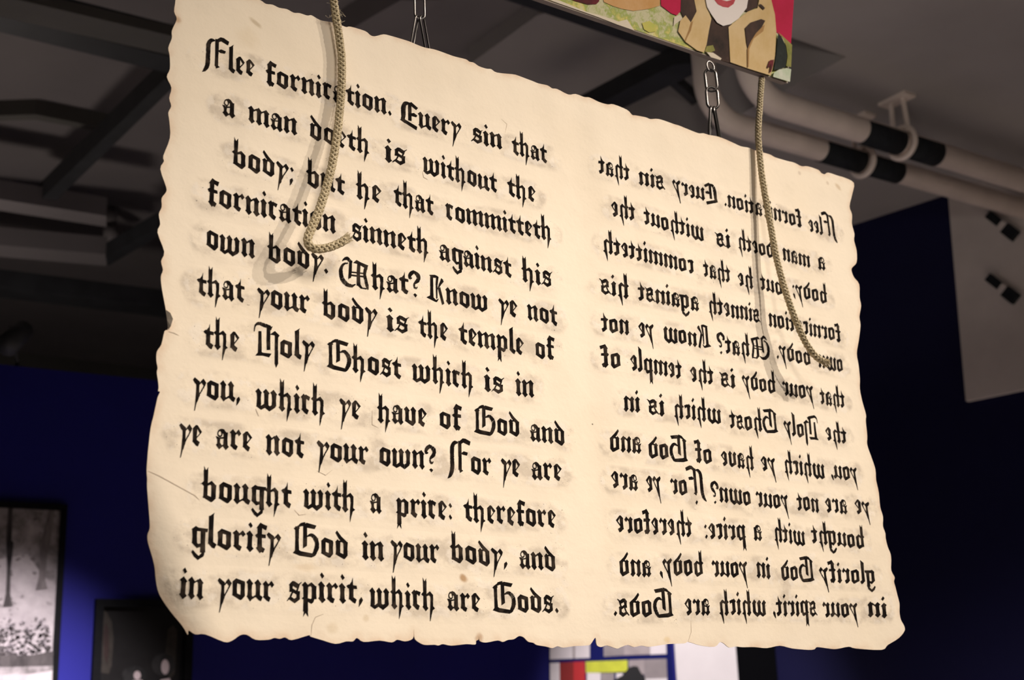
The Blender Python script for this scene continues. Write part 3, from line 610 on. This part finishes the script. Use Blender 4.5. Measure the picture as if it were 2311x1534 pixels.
# writing
ink = bpy.data.materials.new('black_ink'); ink.use_nodes = True; nt = ink.node_tree; b = nt.nodes['Principled BSDF']
b.inputs['Roughness'].default_value = .9; b.inputs['Specular IOR Level'].default_value = .04
tc = nt.nodes.new('ShaderNodeTexCoord'); no = nt.nodes.new('ShaderNodeTexNoise'); no.inputs['Scale'].default_value = 75; no.inputs['Detail'].default_value = 5
rp = nt.nodes.new('ShaderNodeValToRGB'); rp.color_ramp.elements[0].position = .48; rp.color_ramp.elements[1].position = .78
rp.color_ramp.elements[0].color = (.0085, .0065, .006, 1); rp.color_ramp.elements[1].color = (.06, .045, .034, 1)
nt.links.new(tc.outputs['Object'], no.inputs['Vector']); nt.links.new(no.outputs['Fac'], rp.inputs['Fac']); nt.links.new(rp.outputs['Color'], b.inputs['Base Color'])
SEGS = []
ALIAS = {'Every': 'Eu' 'ery'}
for page, sgn, lab in ((TEXT_L, 1, 'black blackletter line readable from left to right'), (TEXT_R, -1, 'black blackletter line written in mirror image')):
    for line in page:
        tl_ = bpy.data.objects.new('text_line', None); COL.objects.link(tl_); tl_.parent = sheet; tl_['label'] = lab; tl_.empty_display_size = .01
        for word, x0, y0, x1, y1 in line:
            V = []; FC = []
            s0 = np.array(surf_uv(x0, y0)); s1 = np.array(surf_uv(x1, y1))
            wd = ALIAS.get(word, word)
            wd = wd.replace('haue', 'have')
            tot = sum(GL[c][1] for c in wd)-.08; pen = 0
            SEGS.append((s0+np.array([0, XH*.5]), s1+np.array([0, XH*.5])))
            for c in wd:
                gg, adv = GL[c]; jy = random.uniform(-.025, .025); js = random.uniform(.97, 1.03)
                for poly in gg.p:
                    k = len(V); q = []
                    for px_, py_ in poly:
                        t = (pen+px_+random.uniform(-.012, .012))/tot
                        u, v = s0+(s1-s0)*t; v += (py_*js+jy+random.uniform(-.012, .012))*XH
                        q.append((u, v))
                    ar = sum(q[i][0]*q[(i+1) % len(q)][1]-q[(i+1) % len(q)][0]*q[i][1] for i in range(len(q)))
                    V += [(u, v, hgt(u, v)+.0004) for u, v in q]; ids = list(range(k, k+len(q)))
                    if len(q) == 4 or len(q) == 3: FC.append(tuple(ids) if ar > 0 else tuple(reversed(ids)))
                    else:
                        for t3 in tessellate_polygon([[Vector((*p, 0)) for p in q]]):
                            A, B, Cc = (Vector(q[i]) for i in t3)
                            t3 = tuple(t3) if (B-A).cross(Cc-A) > 0 else tuple(reversed(t3))
                            FC.append(tuple(ids[i] for i in t3))
                pen += adv
            link('word', V, FC, ink, tl_)

# grime round the words, and the scorched rim
sm = np.zeros(nv); rng = np.random.default_rng(3)
for a_, b_ in SEGS:
    d = np.maximum(seg_dist(PV, a_, b_)-XH*.62, 0); sm = np.maximum(sm, np.exp(-(d/.0065)**2))
for i in range(70):
    a_, b_ = SEGS[rng.integers(len(SEGS))]; e_ = (a_ if rng.random() < .5 else b_)+rng.normal(0, .01, 2)
    d = np.linalg.norm((PV-e_)*np.array([.8, 1.2]), axis=1); sm = np.maximum(sm, (.7+.6*rng.random())*np.exp(-(d/(.008+.012*rng.random()))**2))
ed = edge_dist(PV)
for nm, arr in (('smudge', sm), ('rim', np.exp(-(ed/.0055)**2))):
    at = sheet.data.attributes.new(nm, 'FLOAT', 'POINT'); at.data.foreach_set('value', np.concatenate([arr, arr*.3, np.full(len(sv), .6 if nm == 'rim' else 0)]).astype(np.float32))

def node(nt, t, **kw):
    n_ = nt.nodes.new(t)
    for k, v in kw.items(): setattr(n_, k, v)
    return n_
pm = bpy.data.materials.new('parchment_paper'); pm.use_nodes = True; nt = pm.node_tree; b = nt.nodes['Principled BSDF']; L = nt.links.new
b.inputs['Roughness'].default_value = .85; b.inputs['Specular IOR Level'].default_value = .1
tc = node(nt, 'ShaderNodeTexCoord')
def noise(scale, detail=5, rough=.55, stretch=None):
    n_ = node(nt, 'ShaderNodeTexNoise'); n_.inputs['Scale'].default_value = scale; n_.inputs['Detail'].default_value = detail; n_.inputs['Roughness'].default_value = rough
    if stretch:
        mp = node(nt, 'ShaderNodeMapping'); mp.inputs['Scale'].default_value = stretch; L(tc.outputs['Object'], mp.inputs['Vector']); L(mp.outputs['Vector'], n_.inputs['Vector'])
    else: L(tc.outputs['Object'], n_.inputs['Vector'])
    return n_.outputs['Fac']
def math_(op, a, b_=None, clamp=False):
    n_ = node(nt, 'ShaderNodeMath', operation=op, use_clamp=clamp)
    for i, x in enumerate((a, b_)):
        if x is None: continue
        if isinstance(x, (int, float)): n_.inputs[i].default_value = x
        else: L(x, n_.inputs[i])
    return n_.outputs[0]
def ramp(x, lo, hi):
    n_ = node(nt, 'ShaderNodeMapRange', interpolation_type='SMOOTHSTEP'); n_.inputs['From Min'].default_value = lo; n_.inputs['From Max'].default_value = hi; L(x, n_.inputs['Value']); return n_.outputs[0]
def mix(fac, a, col):
    n_ = node(nt, 'ShaderNodeMix', data_type='RGBA'); L(fac, n_.inputs[0])
    if isinstance(a, tuple): n_.inputs[6].default_value = (*a, 1)
    else: L(a, n_.inputs[6])
    n_.inputs[7].default_value = (*col, 1); return n_.outputs[2]
def attr(nm):
    n_ = node(nt, 'ShaderNodeAttribute'); n_.attribute_name = nm; return n_.outputs['Fac']
BASE = (.85, .76, .625)
col = mix(math_('MULTIPLY', ramp(noise(5, 6), .4, .7), .5), BASE, (.80, .70, .55))
col = mix(math_('MULTIPLY', ramp(noise(26, 7, .65), .56, .75), .25), col, (.70, .62, .5))
S = attr('smudge')
sA = math_('MULTIPLY', ramp(S, .15, .9), ramp(noise(22, 7, .62, (1, 1.4, 1)), .44, .64))
col = mix(math_('MULTIPLY', sA, .5), col, (.40, .34, .28))
pale = math_('MULTIPLY', ramp(S, .25, .8), ramp(noise(55, 4, .5), .52, .6))
col = mix(math_('MULTIPLY', pale, .45), col, (.84, .78, .70))
fleck = math_('MULTIPLY', ramp(S, .3, .8), ramp(noise(420, 3, .5), .69, .74))
col = mix(math_('MULTIPLY', fleck, .8), col, (.16, .13, .11))
def stain(x, y, rx, ry, color, amt, ang=0):
    global col
    u, v = surf_uv(x, y); mp = node(nt, 'ShaderNodeMapping', vector_type='TEXTURE'); mp.inputs['Location'].default_value = (u, v, 0)
    mp.inputs['Rotation'].default_value = (0, 0, ang); mp.inputs['Scale'].default_value = (rx, ry, 10); L(tc.outputs['Object'], mp.inputs['Vector'])
    ln = node(nt, 'ShaderNodeVectorMath', operation='LENGTH'); L(mp.outputs['Vector'], ln.inputs[0])
    n_ = math_('ADD', ln.outputs['Value'], math_('MULTIPLY', math_('SUBTRACT', noise(90, 4), .5), .8))
    f_ = math_('SUBTRACT', 1.0, ramp(n_, .25, 1.0)); col = mix(math_('MULTIPLY', f_, amt), col, color)
stain(1046, 1305, .0085, .006, (.42, .25, .12), .85, -.4)
stain(576, 51, .012, .0045, (.38, .28, .15), .5, -.5)
stain(560, 86, .02, .02, (.62, .48, .28), .18)
stain(1892, 422, .012, .006, (.5, .36, .2), .5, -.6)
stain(1868, 413, .005, .005, (.4, .3, .2), .4)
stain(1804, 390, .006, .005, (.42, .34, .26), .45)
stain(400, 44, .006, .006, (.42, .25, .12), .6)
stain(750, 1418, .01, .008, (.62, .5, .34), .4)
stain(690, 1280, .02, .006, (.68, .52, .34), .35)
stain(826, 1395, .006, .005, (.6, .48, .32), .45)
stain(1506, 1443, .008, .005, (.72, .56, .3), .5)
stain(1081, 1440, .008, .008, (.4, .22, .1), .6)
stain(1337, 957, .002, .0015, (.1, .07, .05), .9)
col = mix(math_('MULTIPLY', attr('rim'), math_('MULTIPLY', ramp(noise(30, 4), .3, .7), .45)), col, (.56, .33, .19))
# pasted centre strip: the sheet is a touch darker left of the fold
L(col, b.inputs['Base Color'])
hb = math_('ADD', math_('MULTIPLY', noise(30, 8, .6), .6), math_('MULTIPLY', math_('MULTIPLY', S, noise(70, 6, .6)), .5))
bp = node(nt, 'ShaderNodeBump'); bp.inputs['Strength'].default_value = .35; bp.inputs['Distance'].default_value = .004
L(hb, bp.inputs['Height']); L(bp.outputs['Normal'], b.inputs['Normal'])
sheet.data.materials.clear(); sheet.data.materials.append(pm)

# small torn flap at the left edge
def sp_(x, y, off=0):
    u, v = surf_uv(x, y); return Vector((u, v, hgt(u, v)+off))
flp = [sp_(374.5, 699, .0003), sp_(381, 708, .004), sp_(386, 722, .005), sp_(382, 738, .004), sp_(379.5, 744, .0003), sp_(377, 722, .0002)]
m_flap = mat('grey_paper_back', (.46, .4, .33), .7)
link('torn_flap', flp, [(5, 0, 1), (5, 1, 2), (5, 2, 3), (5, 3, 4)], m_flap, sheet)['label'] = 'small grey torn flap folded over at the left edge'
m_cr = mat('crease_line', (.5, .42, .33), .8)
def crease(pxs, wdt):
    g = G(); q = [surf_uv(*p) for p in pxs]; g.B(q, [wdt*.3]+[wdt]*(len(q)-2)+[wdt*.3]); V = []; FC = []
    for poly in g.p:
        k = len(V); V += [(u, v, hgt(u, v)+.0003) for u, v in poly]; FC.append(tuple(range(k, k+4)))
    return V, FC
for pxs, wd in (([(380, 748), (392, 751), (404, 757)], .0009), ([(334, 1062), (360, 1074), (400, 1096), (440, 1118), (450, 1128)], .0009), ([(702, 1434), (704, 1410), (712, 1392), (730, 1385)], .0008),
                ([(934, 1428), (934, 1420)], .0008), ([(1553, 1447), (1560, 1425), (1559, 1400)], .0007), ([(953, 386), (956, 400), (965, 405)], .001), ([(577, 922), (580, 930), (584, 939)], .0012),
                ([(840, 925), (840, 958), (852, 964)], .001), ([(1131, 268), (1144, 280), (1140, 300)], .0006), ([(664, 1150), (675, 1162), (690, 1160)], .0008), ([(715, 1062), (735, 1072), (750, 1060)], .0008)):
    v_, f_ = crease(pxs, wd); link('crease', v_, f_, m_cr, sheet)

# ------------------------------------------------------------------ painted panel above the parchment
DP = flat_dir(5509); BR = at_t(1778, 188, 2.184)
_n = ray(1778, 188).cross(ray(1790, 0)); NP0 = DP.cross(Z)
UP = (Z*1.0 + NP0*(-_n.z/_n.dot(NP0))).normalized(); NP = DP.cross(UP).normalized()
PW, PH, PT = 1.25, .85, .013
panel = empty('painted_panel', BR, 'painted collage panel with a pale chin, red lips and forearms, hung above the parchment', 'painting')
g = MB(); g.box(BR-NP*PT-DP*PW, DP*PW, UP*PH, NP*PT); M_pedge = mat('grey_brown_panel_edge', (.34, .285, .235), .7, noise=.1, scale=15)
g.obj('panel_board', M_pedge, panel)
def on_panel(x, y): return at_plane(x, y, BR, NP)
def wc(name, c0, c1, sc_=9, lo=.35, hi=.65): return grey(name, c0, c1, sc_, lo, hi)
W0 = wc('collage_pale_green', (.40, .46, .15), (.72, .70, .5), 14); _rp = [n_ for n_ in W0.node_tree.nodes if n_.type == 'VALTORGB'][0].color_ramp
for ps_, c_ in ((.44, (.66, .62, .42, 1)), (.5, (.36, .44, .12, 1)), (.56, (.70, .62, .2, 1))): _rp.elements.new(ps_).color = c_
W1 = wc('collage_magenta', (.5, .006, .055), (.62, .014, .09), 12)
W2 = wc('collage_orange_skin', (.62, .34, .12), (.75, .5, .27), 12); W3 = wc('collage_dark_red', (.05, .012, .014), (.18, .02, .03), 30)
W4 = wc('collage_cream', (.72, .64, .5), (.8, .72, .6), 15); W5 = wc('collage_dark_brown', (.022, .014, .012), (.075, .04, .03), 22)
W6 = wc('collage_tan_skin', (.64, .45, .2), (.76, .58, .33), 12); W7 = wc('collage_pale_face', (.86, .79, .77), (.9, .84, .81), 8)
W8 = wc('collage_lips', (.42, .045, .06), (.6, .1, .12), 40); W9 = wc('collage_black_green', (.008, .014, .012), (.03, .04, .035), 22)
W10 = wc('collage_olive', (.2, .22, .05), (.42, .36, .12), 26); W11 = wc('collage_teal_white', (.42, .55, .36), (.74, .74, .66), 25)
W12 = wc('collage_tan_shade', (.36, .2, .07), (.5, .3, .12), 15); W13 = wc('collage_yellow', (.62, .56, .14), (.5, .55, .12), 25)
def pz(pts, s=4.2, x0=1250): return [(x0+x/s, y/s) for x, y in pts]
def corner(x, y): return BR+DP*x+UP*y
full = [BR-DP*PW*.998+UP*.002, BR-DP*.002+UP*.002, BR-DP*.002+UP*PH*.998, BR-DP*PW*.998+UP*PH*.998]
def topx(p):    # world -> pixel, to state the whole board as one printed ground
    q = ROT.transposed() @ (p-C); return (PX+F*q.x/-q.z, PY-F*q.y/-q.z)
low = [BR-DP*PW*.998+UP*.002, BR-DP*.002+UP*.002, BR-DP*.002+UP*.2, BR-DP*PW*.998+UP*.2]
U_ = -200
def zell(cx, cy, rx, ry, n=28): return pz([(cx+rx*math.cos(6.2832*k/n), cy+ry*math.sin(6.2832*k/n)) for k in range(n)])
layers = [(W1, [topx(p) for p in full]), (W0, [topx(p) for p in (corner(-PW*.998, .002), corner(-.002, .002), corner(-.002, .09), corner(-.13, .17), corner(-.3, .22), corner(-PW*.998, .2))]),
 (W2, zell(715, -260, 290, 300)), (W5, zell(1600, -430, 340, 470)),
 (W1, pz([(2020, -60), (2274, -60), (2272, 0), (2244, 428), (2100, 300), (2080, 160), (2025, -20)])),
 (W4, pz([(-200, -60), (0, 18), (420, 165), (600, 235), (760, 290), (690, 185), (610, 205), (480, 160), (300, 110), (60, 10)])),
 (W2, pz([(430, U_), (1010, U_), (1000, 55), (900, 85), (750, 105), (640, 85), (560, 60), (470, 20)])),
 (W3, pz([(120, U_), (440, U_), (425, 15), (400, 40), (320, 45), (200, 12), (120, -20)])),
 (W13, pz([(830, 220), (900, 200), (960, 240), (960, 300), (900, 310), (850, 280)])),
 (W1, pz([(1000, U_), (1215, U_), (1195, 110), (1160, 148), (1110, 130), (1010, 55)])),
 (W4, pz([(1135, 165), (1190, 142), (1215, 182), (1150, 225), (1128, 250)])),
 (W5, pz([(1205, U_), (1345, U_), (1350, 110), (1300, 220), (1230, 180), (1195, 110)])),
 (W5, pz([(1460, 150), (1600, 240), (1680, 220), (1670, 600), (1560, 568), (1430, 500)])),
 (W10, pz([(1440, 440), (1500, 430), (1520, 480), (1470, 505), (1425, 490)])),
 (W6, pz([(1310, -60), (1420, -60), (1450, 90), (1485, 180), (1460, 300), (1440, 420), (1415, 500), (1350, 480), (1240, 400), (1170, 300), (1190, 200), (1240, 148), (1290, 215), (1345, 110)])),
 (W12, pz([(1290, 215), (1312, 200), (1290, 290), (1250, 370), (1240, 400), (1232, 380), (1268, 290)])),
 (W4, pz([(1440, 498), (1500, 502), (1580, 556), (1570, 572), (1480, 545)])),
 (W5, pz([(1800, U_), (1930, U_), (1920, 70), (1830, 110), (1790, 100)])),
 (W6, pz([(1645, 260), (1740, 180), (1830, 112), (1920, 80), (1945, -40), (2040, -40), (2085, 140), (2098, 300), (2085, 560), (2045, 718), (1840, 655), (1662, 592)])),
 (W7, zell(1627, -230, 211, 420)), (W9, zell(1545, -330, 48, 20)), (W9, zell(1712, -330, 48, 20)), (W12, zell(1628, -120, 26, 14)),
 (W7, pz([(1415, -60), (1838, -60), (1815, 80), (1740, 178), (1665, 232), (1592, 250), (1535, 218), (1480, 140), (1440, 70)])),
 (W8, pz([(1490, -60), (1505, 0), (1540, 46), (1590, 70), (1640, 77), (1690, 42), (1708, 0), (1712, -60)])),
 (W7, pz([(1555, -40), (1580, 4), (1625, 16), (1670, 4), (1690, -40)])),
 (W5, pz([(1798, 270), (1850, 218), (1950, 185), (1990, 200), (1960, 255), (1900, 320), (1850, 400), (1826, 470), (1812, 400)])),
 (W12, pz([(1900, 320), (1985, 235), (1970, 300), (1880, 370), (1836, 470), (1832, 640), (1822, 640), (1820, 470), (1850, 400)])),
 (W5, pz([(1930, 42), (1955, 48), (1985, 80), (1975, 98), (1950, 76), (1935, 60)])),
 (W9, pz([(2110, 318), (2150, 370), (2182, 440), (2195, 540), (2178, 640), (2120, 660), (2068, 668), (2092, 520)])),
 (W10, pz([(2110, 308), (2242, 430), (2232, 640), (2185, 630), (2200, 540), (2186, 440), (2150, 362)])),
 (W3, pz([(2005, 640), (2030, 575), (2070, 570), (2062, 620), (2040, 690), (2028, 690), (2040, 610), (2020, 650)])),
 (W11, pz([(2070, 690), (2120, 662), (2190, 650), (2232, 660), (2220, 780), (2060, 732)]))]
poly_sheet('collage_print', panel, layers, on_panel, .0003, NP, .00012)
for k, s_ in enumerate((.12, .92)):
    p0 = BR-DP*(s_*PW)+UP*PH-NP*.015
    g = MB(); g.tube([p0-UP*.004, Vector((p0.x, p0.y, 4.0))], .0025, 8)
    tag(g.obj('hanging_wire', M_chrome), ('right' if k == 0 else 'left')+' steel wire holding the painted panel up to the ceiling', 'wire')

# ------------------------------------------------------------------ chains
def pt(x, y, off):  return at_plane(x, y, O+N*off, N)
def link_ring(g, c, ax, wd, Lh, Wh, r):
    """oval link: ax long axis, wd width axis"""
    ax = ax.normalized(); wd = (wd-ax*wd.dot(ax)).normalized(); s_ = Lh-Wh; P = []
    for k in range(12): t = -math.pi/2+math.pi*k/11; P.append(c+ax*s_+wd*Wh*math.sin(t)+ax*Wh*math.cos(t))
    for k in range(12): t = math.pi/2+math.pi*k/11; P.append(c-ax*s_+wd*Wh*math.sin(t)+ax*Wh*math.cos(t))
    g.tube(P, r, 10, closed=True, up=ax.cross(wd))
def chain(label, spec, loc):
    o = empty('hanging_chain', loc, label, 'chain')
    for c, ax, wd, Lh, Wh, r in spec:
        g = MB(); link_ring(g, c, ax, wd, Lh, Wh, r); g.obj('link', M_chrome, o, True)
    return o
OFF = -.004
mid = H
a0 = pt(1603, 150, OFF); R_ = .0021
spec = [(a0, Z, mid, .0085, .0078, .0013)]
spec += [(pt(1604.5, 181, OFF), Z*1+H*-.05, H*.75+N*.6, .0185, .0085, R_), (pt(1607.5, 221, OFF), Z*1+H*.0, H*.85+N*.45, .0182, .009, R_)]
pA, pB = pt(1604.5, 242, OFF), pt(1600, 322, -.012); spec.append(((pA+pB)/2, pA-pB, H*.72-N*.6, (pA-pB).length/2, .0075, R_))
pA, pB = pt(1611, 242, OFF), pt(1626, 324, -.016); spec.append(((pA+pB)/2, pA-pB, H*.8-N*.5, (pA-pB).length/2, .0075, R_))
chain('right steel chain between the painted panel and the parchment top edge', spec, a0)
spec = []
yy = 14; k = 0
topz = on_panel(945, -80).z
for k in range(3):
    c = pt(947-k*1.2, 14-k*46, OFF); spec.append((c, Z, (H*.95+N*.25) if k % 2 == 0 else (N*.9+H*.4), 0.0188, .0068, .0013))
spec.append((pt(944, -100, OFF-.002), Z, N*.75+H*.6, .0085, .0075, .0013))
pA, pB = pt(942, 36, OFF), pt(927, 118, -.012); spec.append(((pA+pB)/2, pA-pB, H*.75-N*.7, (pA-pB).length/2, 0.006, .0013))
pA, pB = pt(951, 36, OFF), pt(968, 132, -.016); spec.append(((pA+pB)/2, pA-pB, H*.85-N*.45, (pA-pB).length/2, 0.006, .0013))
chain('left steel chain holding the parchment top edge near the left rope', spec, pt(947, 14, OFF))

# ------------------------------------------------------------------ ropes
rope_m = bpy.data.materials.new('sisal_fibre'); rope_m.use_nodes = True; nt = rope_m.node_tree; b = nt.nodes['Principled BSDF']; L = nt.links.new
b.inputs['Roughness'].default_value = .7
tc = node(nt, 'ShaderNodeTexCoord'); no = node(nt, 'ShaderNodeTexNoise'); no.inputs['Scale'].default_value = 420; no.inputs['Detail'].default_value = 4; L(tc.outputs['Object'], no.inputs['Vector'])
rp = node(nt, 'ShaderNodeValToRGB'); rp.color_ramp.elements[0].position = .3; rp.color_ramp.elements[1].position = .7
rp.color_ramp.elements[0].color = (.29, .225, .115, 1); rp.color_ramp.elements[1].color = (.70, .60, .41, 1)
L(no.outputs['Fac'], rp.inputs['Fac']); L(rp.outputs['Color'], b.inputs['Base Color'])
bp = node(nt, 'ShaderNodeBump'); bp.inputs['Strength'].default_value = .6; bp.inputs['Distance'].default_value = .001; L(no.outputs['Fac'], bp.inputs['Height']); L(bp.outputs['Normal'], b.inputs['Normal'])
hair_m = mat('pale_fibre', (.7, .62, .46), .6)
def frames(P, up):
    n = len(P); T = [(P[min(i+1, n-1)]-P[max(i-1, 0)]).normalized() for i in range(n)]; Fm = []; u = up
    for t in T: u = (u-t*u.dot(t)).normalized(); Fm.append((t, u, t.cross(u)))
    return Fm
def rope(label, ctl, r, flare=0, seed=1):
    rnd = random.Random(seed)
    P = resample(catmull([pt(x, y, o_) for x, y, o_ in ctl], 14), .0011); n = len(P)
    Fm = frames(P, N)
    o = empty('rope', P[0], label, 'rope')
    g = MB(); pitch = .024; ns = 8
    for k in range(ns):
        Q = []; d = 1 if k % 2 == 0 else -1; ph0 = 2*math.pi*(k//2)/(ns//2)+(.5 if d < 0 else 0)
        for i in range(n):
            t, u, v = Fm[i]; ph = d*2*math.pi*i*.0011/pitch+ph0; rr = r*(.68+.09*d*math.cos(4*(2*math.pi*i*.0011/pitch)))
            rr *= 1+.04*math.sin(i*.07+k)
            Q.append(P[i]+(u*math.cos(ph)+v*math.sin(ph))*rr)
        g.tube(Q, [r*.31]*n, 6)
    g.tube(P, [r*.62]*n, 8)
    g.obj('braid', rope_m, o, True)
    g = MB()
    for _ in range(130):                                   # loose hairs along the braid
        i = rnd.randrange(4, n-4); t, u, v = Fm[i]; a = rnd.uniform(0, 6.28); d = (u*math.cos(a)+v*math.sin(a))
        p = P[i]+d*r*.9; dd = d*rnd.uniform(.2, .8)+t*rnd.uniform(-1, 1); Lh = rnd.uniform(.003, .0075)
        g.tube(catmull([p, p+dd*Lh*.5+v*Lh*rnd.uniform(-.2, .2), p+dd*Lh+u*Lh*rnd.uniform(-.3, .3)], 3), .00012, 4, caps=False)
    g.obj('loose_fibres', hair_m, o)['kind'] = 'stuff'
    g = MB(); t, u, v = Fm[-1]
    for _ in range(46):                                    # cut end
        a = rnd.uniform(0, 6.28); q = r*.85*math.sqrt(rnd.random()); d = u*math.cos(a)+v*math.sin(a)
        p = P[-1]-t*.008+d*q; Lh = rnd.uniform(.010, .0165)+flare*rnd.uniform(.2, 1)
        g.tube([p, p+t*Lh*.5+d*q*.1, p+t*Lh+d*(q*.3+flare*.35*rnd.random())], .00055, 5)
    g.obj('cut_end', rope_m, o)
    return o, P
ro, P = rope('left natural braided rope with a hooked end hanging before the readable page',
     [(742, -166, .0), (742, -140, .001), (746, -60, .004), (752, -8, .008), (757, 30, .0085), (765, 80, .0085), (771, 130, .0085), (771, 190, .009), (767, 250, .010), (760, 310, .014), (750, 370, .018),
      (736, 425, .021), (719, 478, .024), (701, 520, .027), (694, 541, .029), (700, 556, .031), (718, 562, .033), (745, 557, .035), (768, 548, .037), (779, 541, .038)], .0053, .001, 4)
g = MB(); rnd = random.Random(9); c = pt(757, 30, .007)      # tuft of long stray hairs above the parchment edge
for _ in range(9):
    a = rnd.choice((-1, 1))
    q = [c+Z*rnd.uniform(-.01, .006)]
    for k in range(4): q.append(q[-1]+H*a*rnd.uniform(.001, .006)+Z*rnd.uniform(-.005, .005)+N*rnd.uniform(-.002, .002))
    g.tube(catmull(q, 5), .00016, 4, caps=False)
g.obj('stray_hairs', hair_m, ro)['kind'] = 'stuff'
rope('right natural braided rope with a frayed end hanging before the mirrored page',
     [(1719, 177, -.010), (1718, 190, -.008), (1714.5, 240, .0), (1711, 300, .0045), (1714, 345, .0062), (1720, 400, .009), (1731, 465, .014), (1741, 520, .019), (1752, 580, .024), (1764, 627, .028),
      (1780, 680, .034), (1798, 728, .037), (1818, 772, .040), (1840, 803, .042), (1856, 814, .043)], .0052, .007, 5)

# ------------------------------------------------------------------ repeats share a group
for o in list(sc.objects):
    ph = {'rope': 'ropes hanging before the parchment', 'hanging_chain': 'chains holding the parchment', 'framed_photograph': 'framed photographs on the left wall',
          'display_board': 'plain boards on the middle wall', 'wall_bracket': 'brackets on the off-white upper wall', 'ceiling_strut': 'black steel struts under the ceiling',
          'ceiling_beam': 'steel beams under the ceiling', 'ceiling_pipe': 'pipes under the ceiling', 'hanging_wire': 'wires holding the painted panel'}.get(o.name.split('.')[0])
    if ph and o.parent is None and 'category' in o: o['group'] = ph
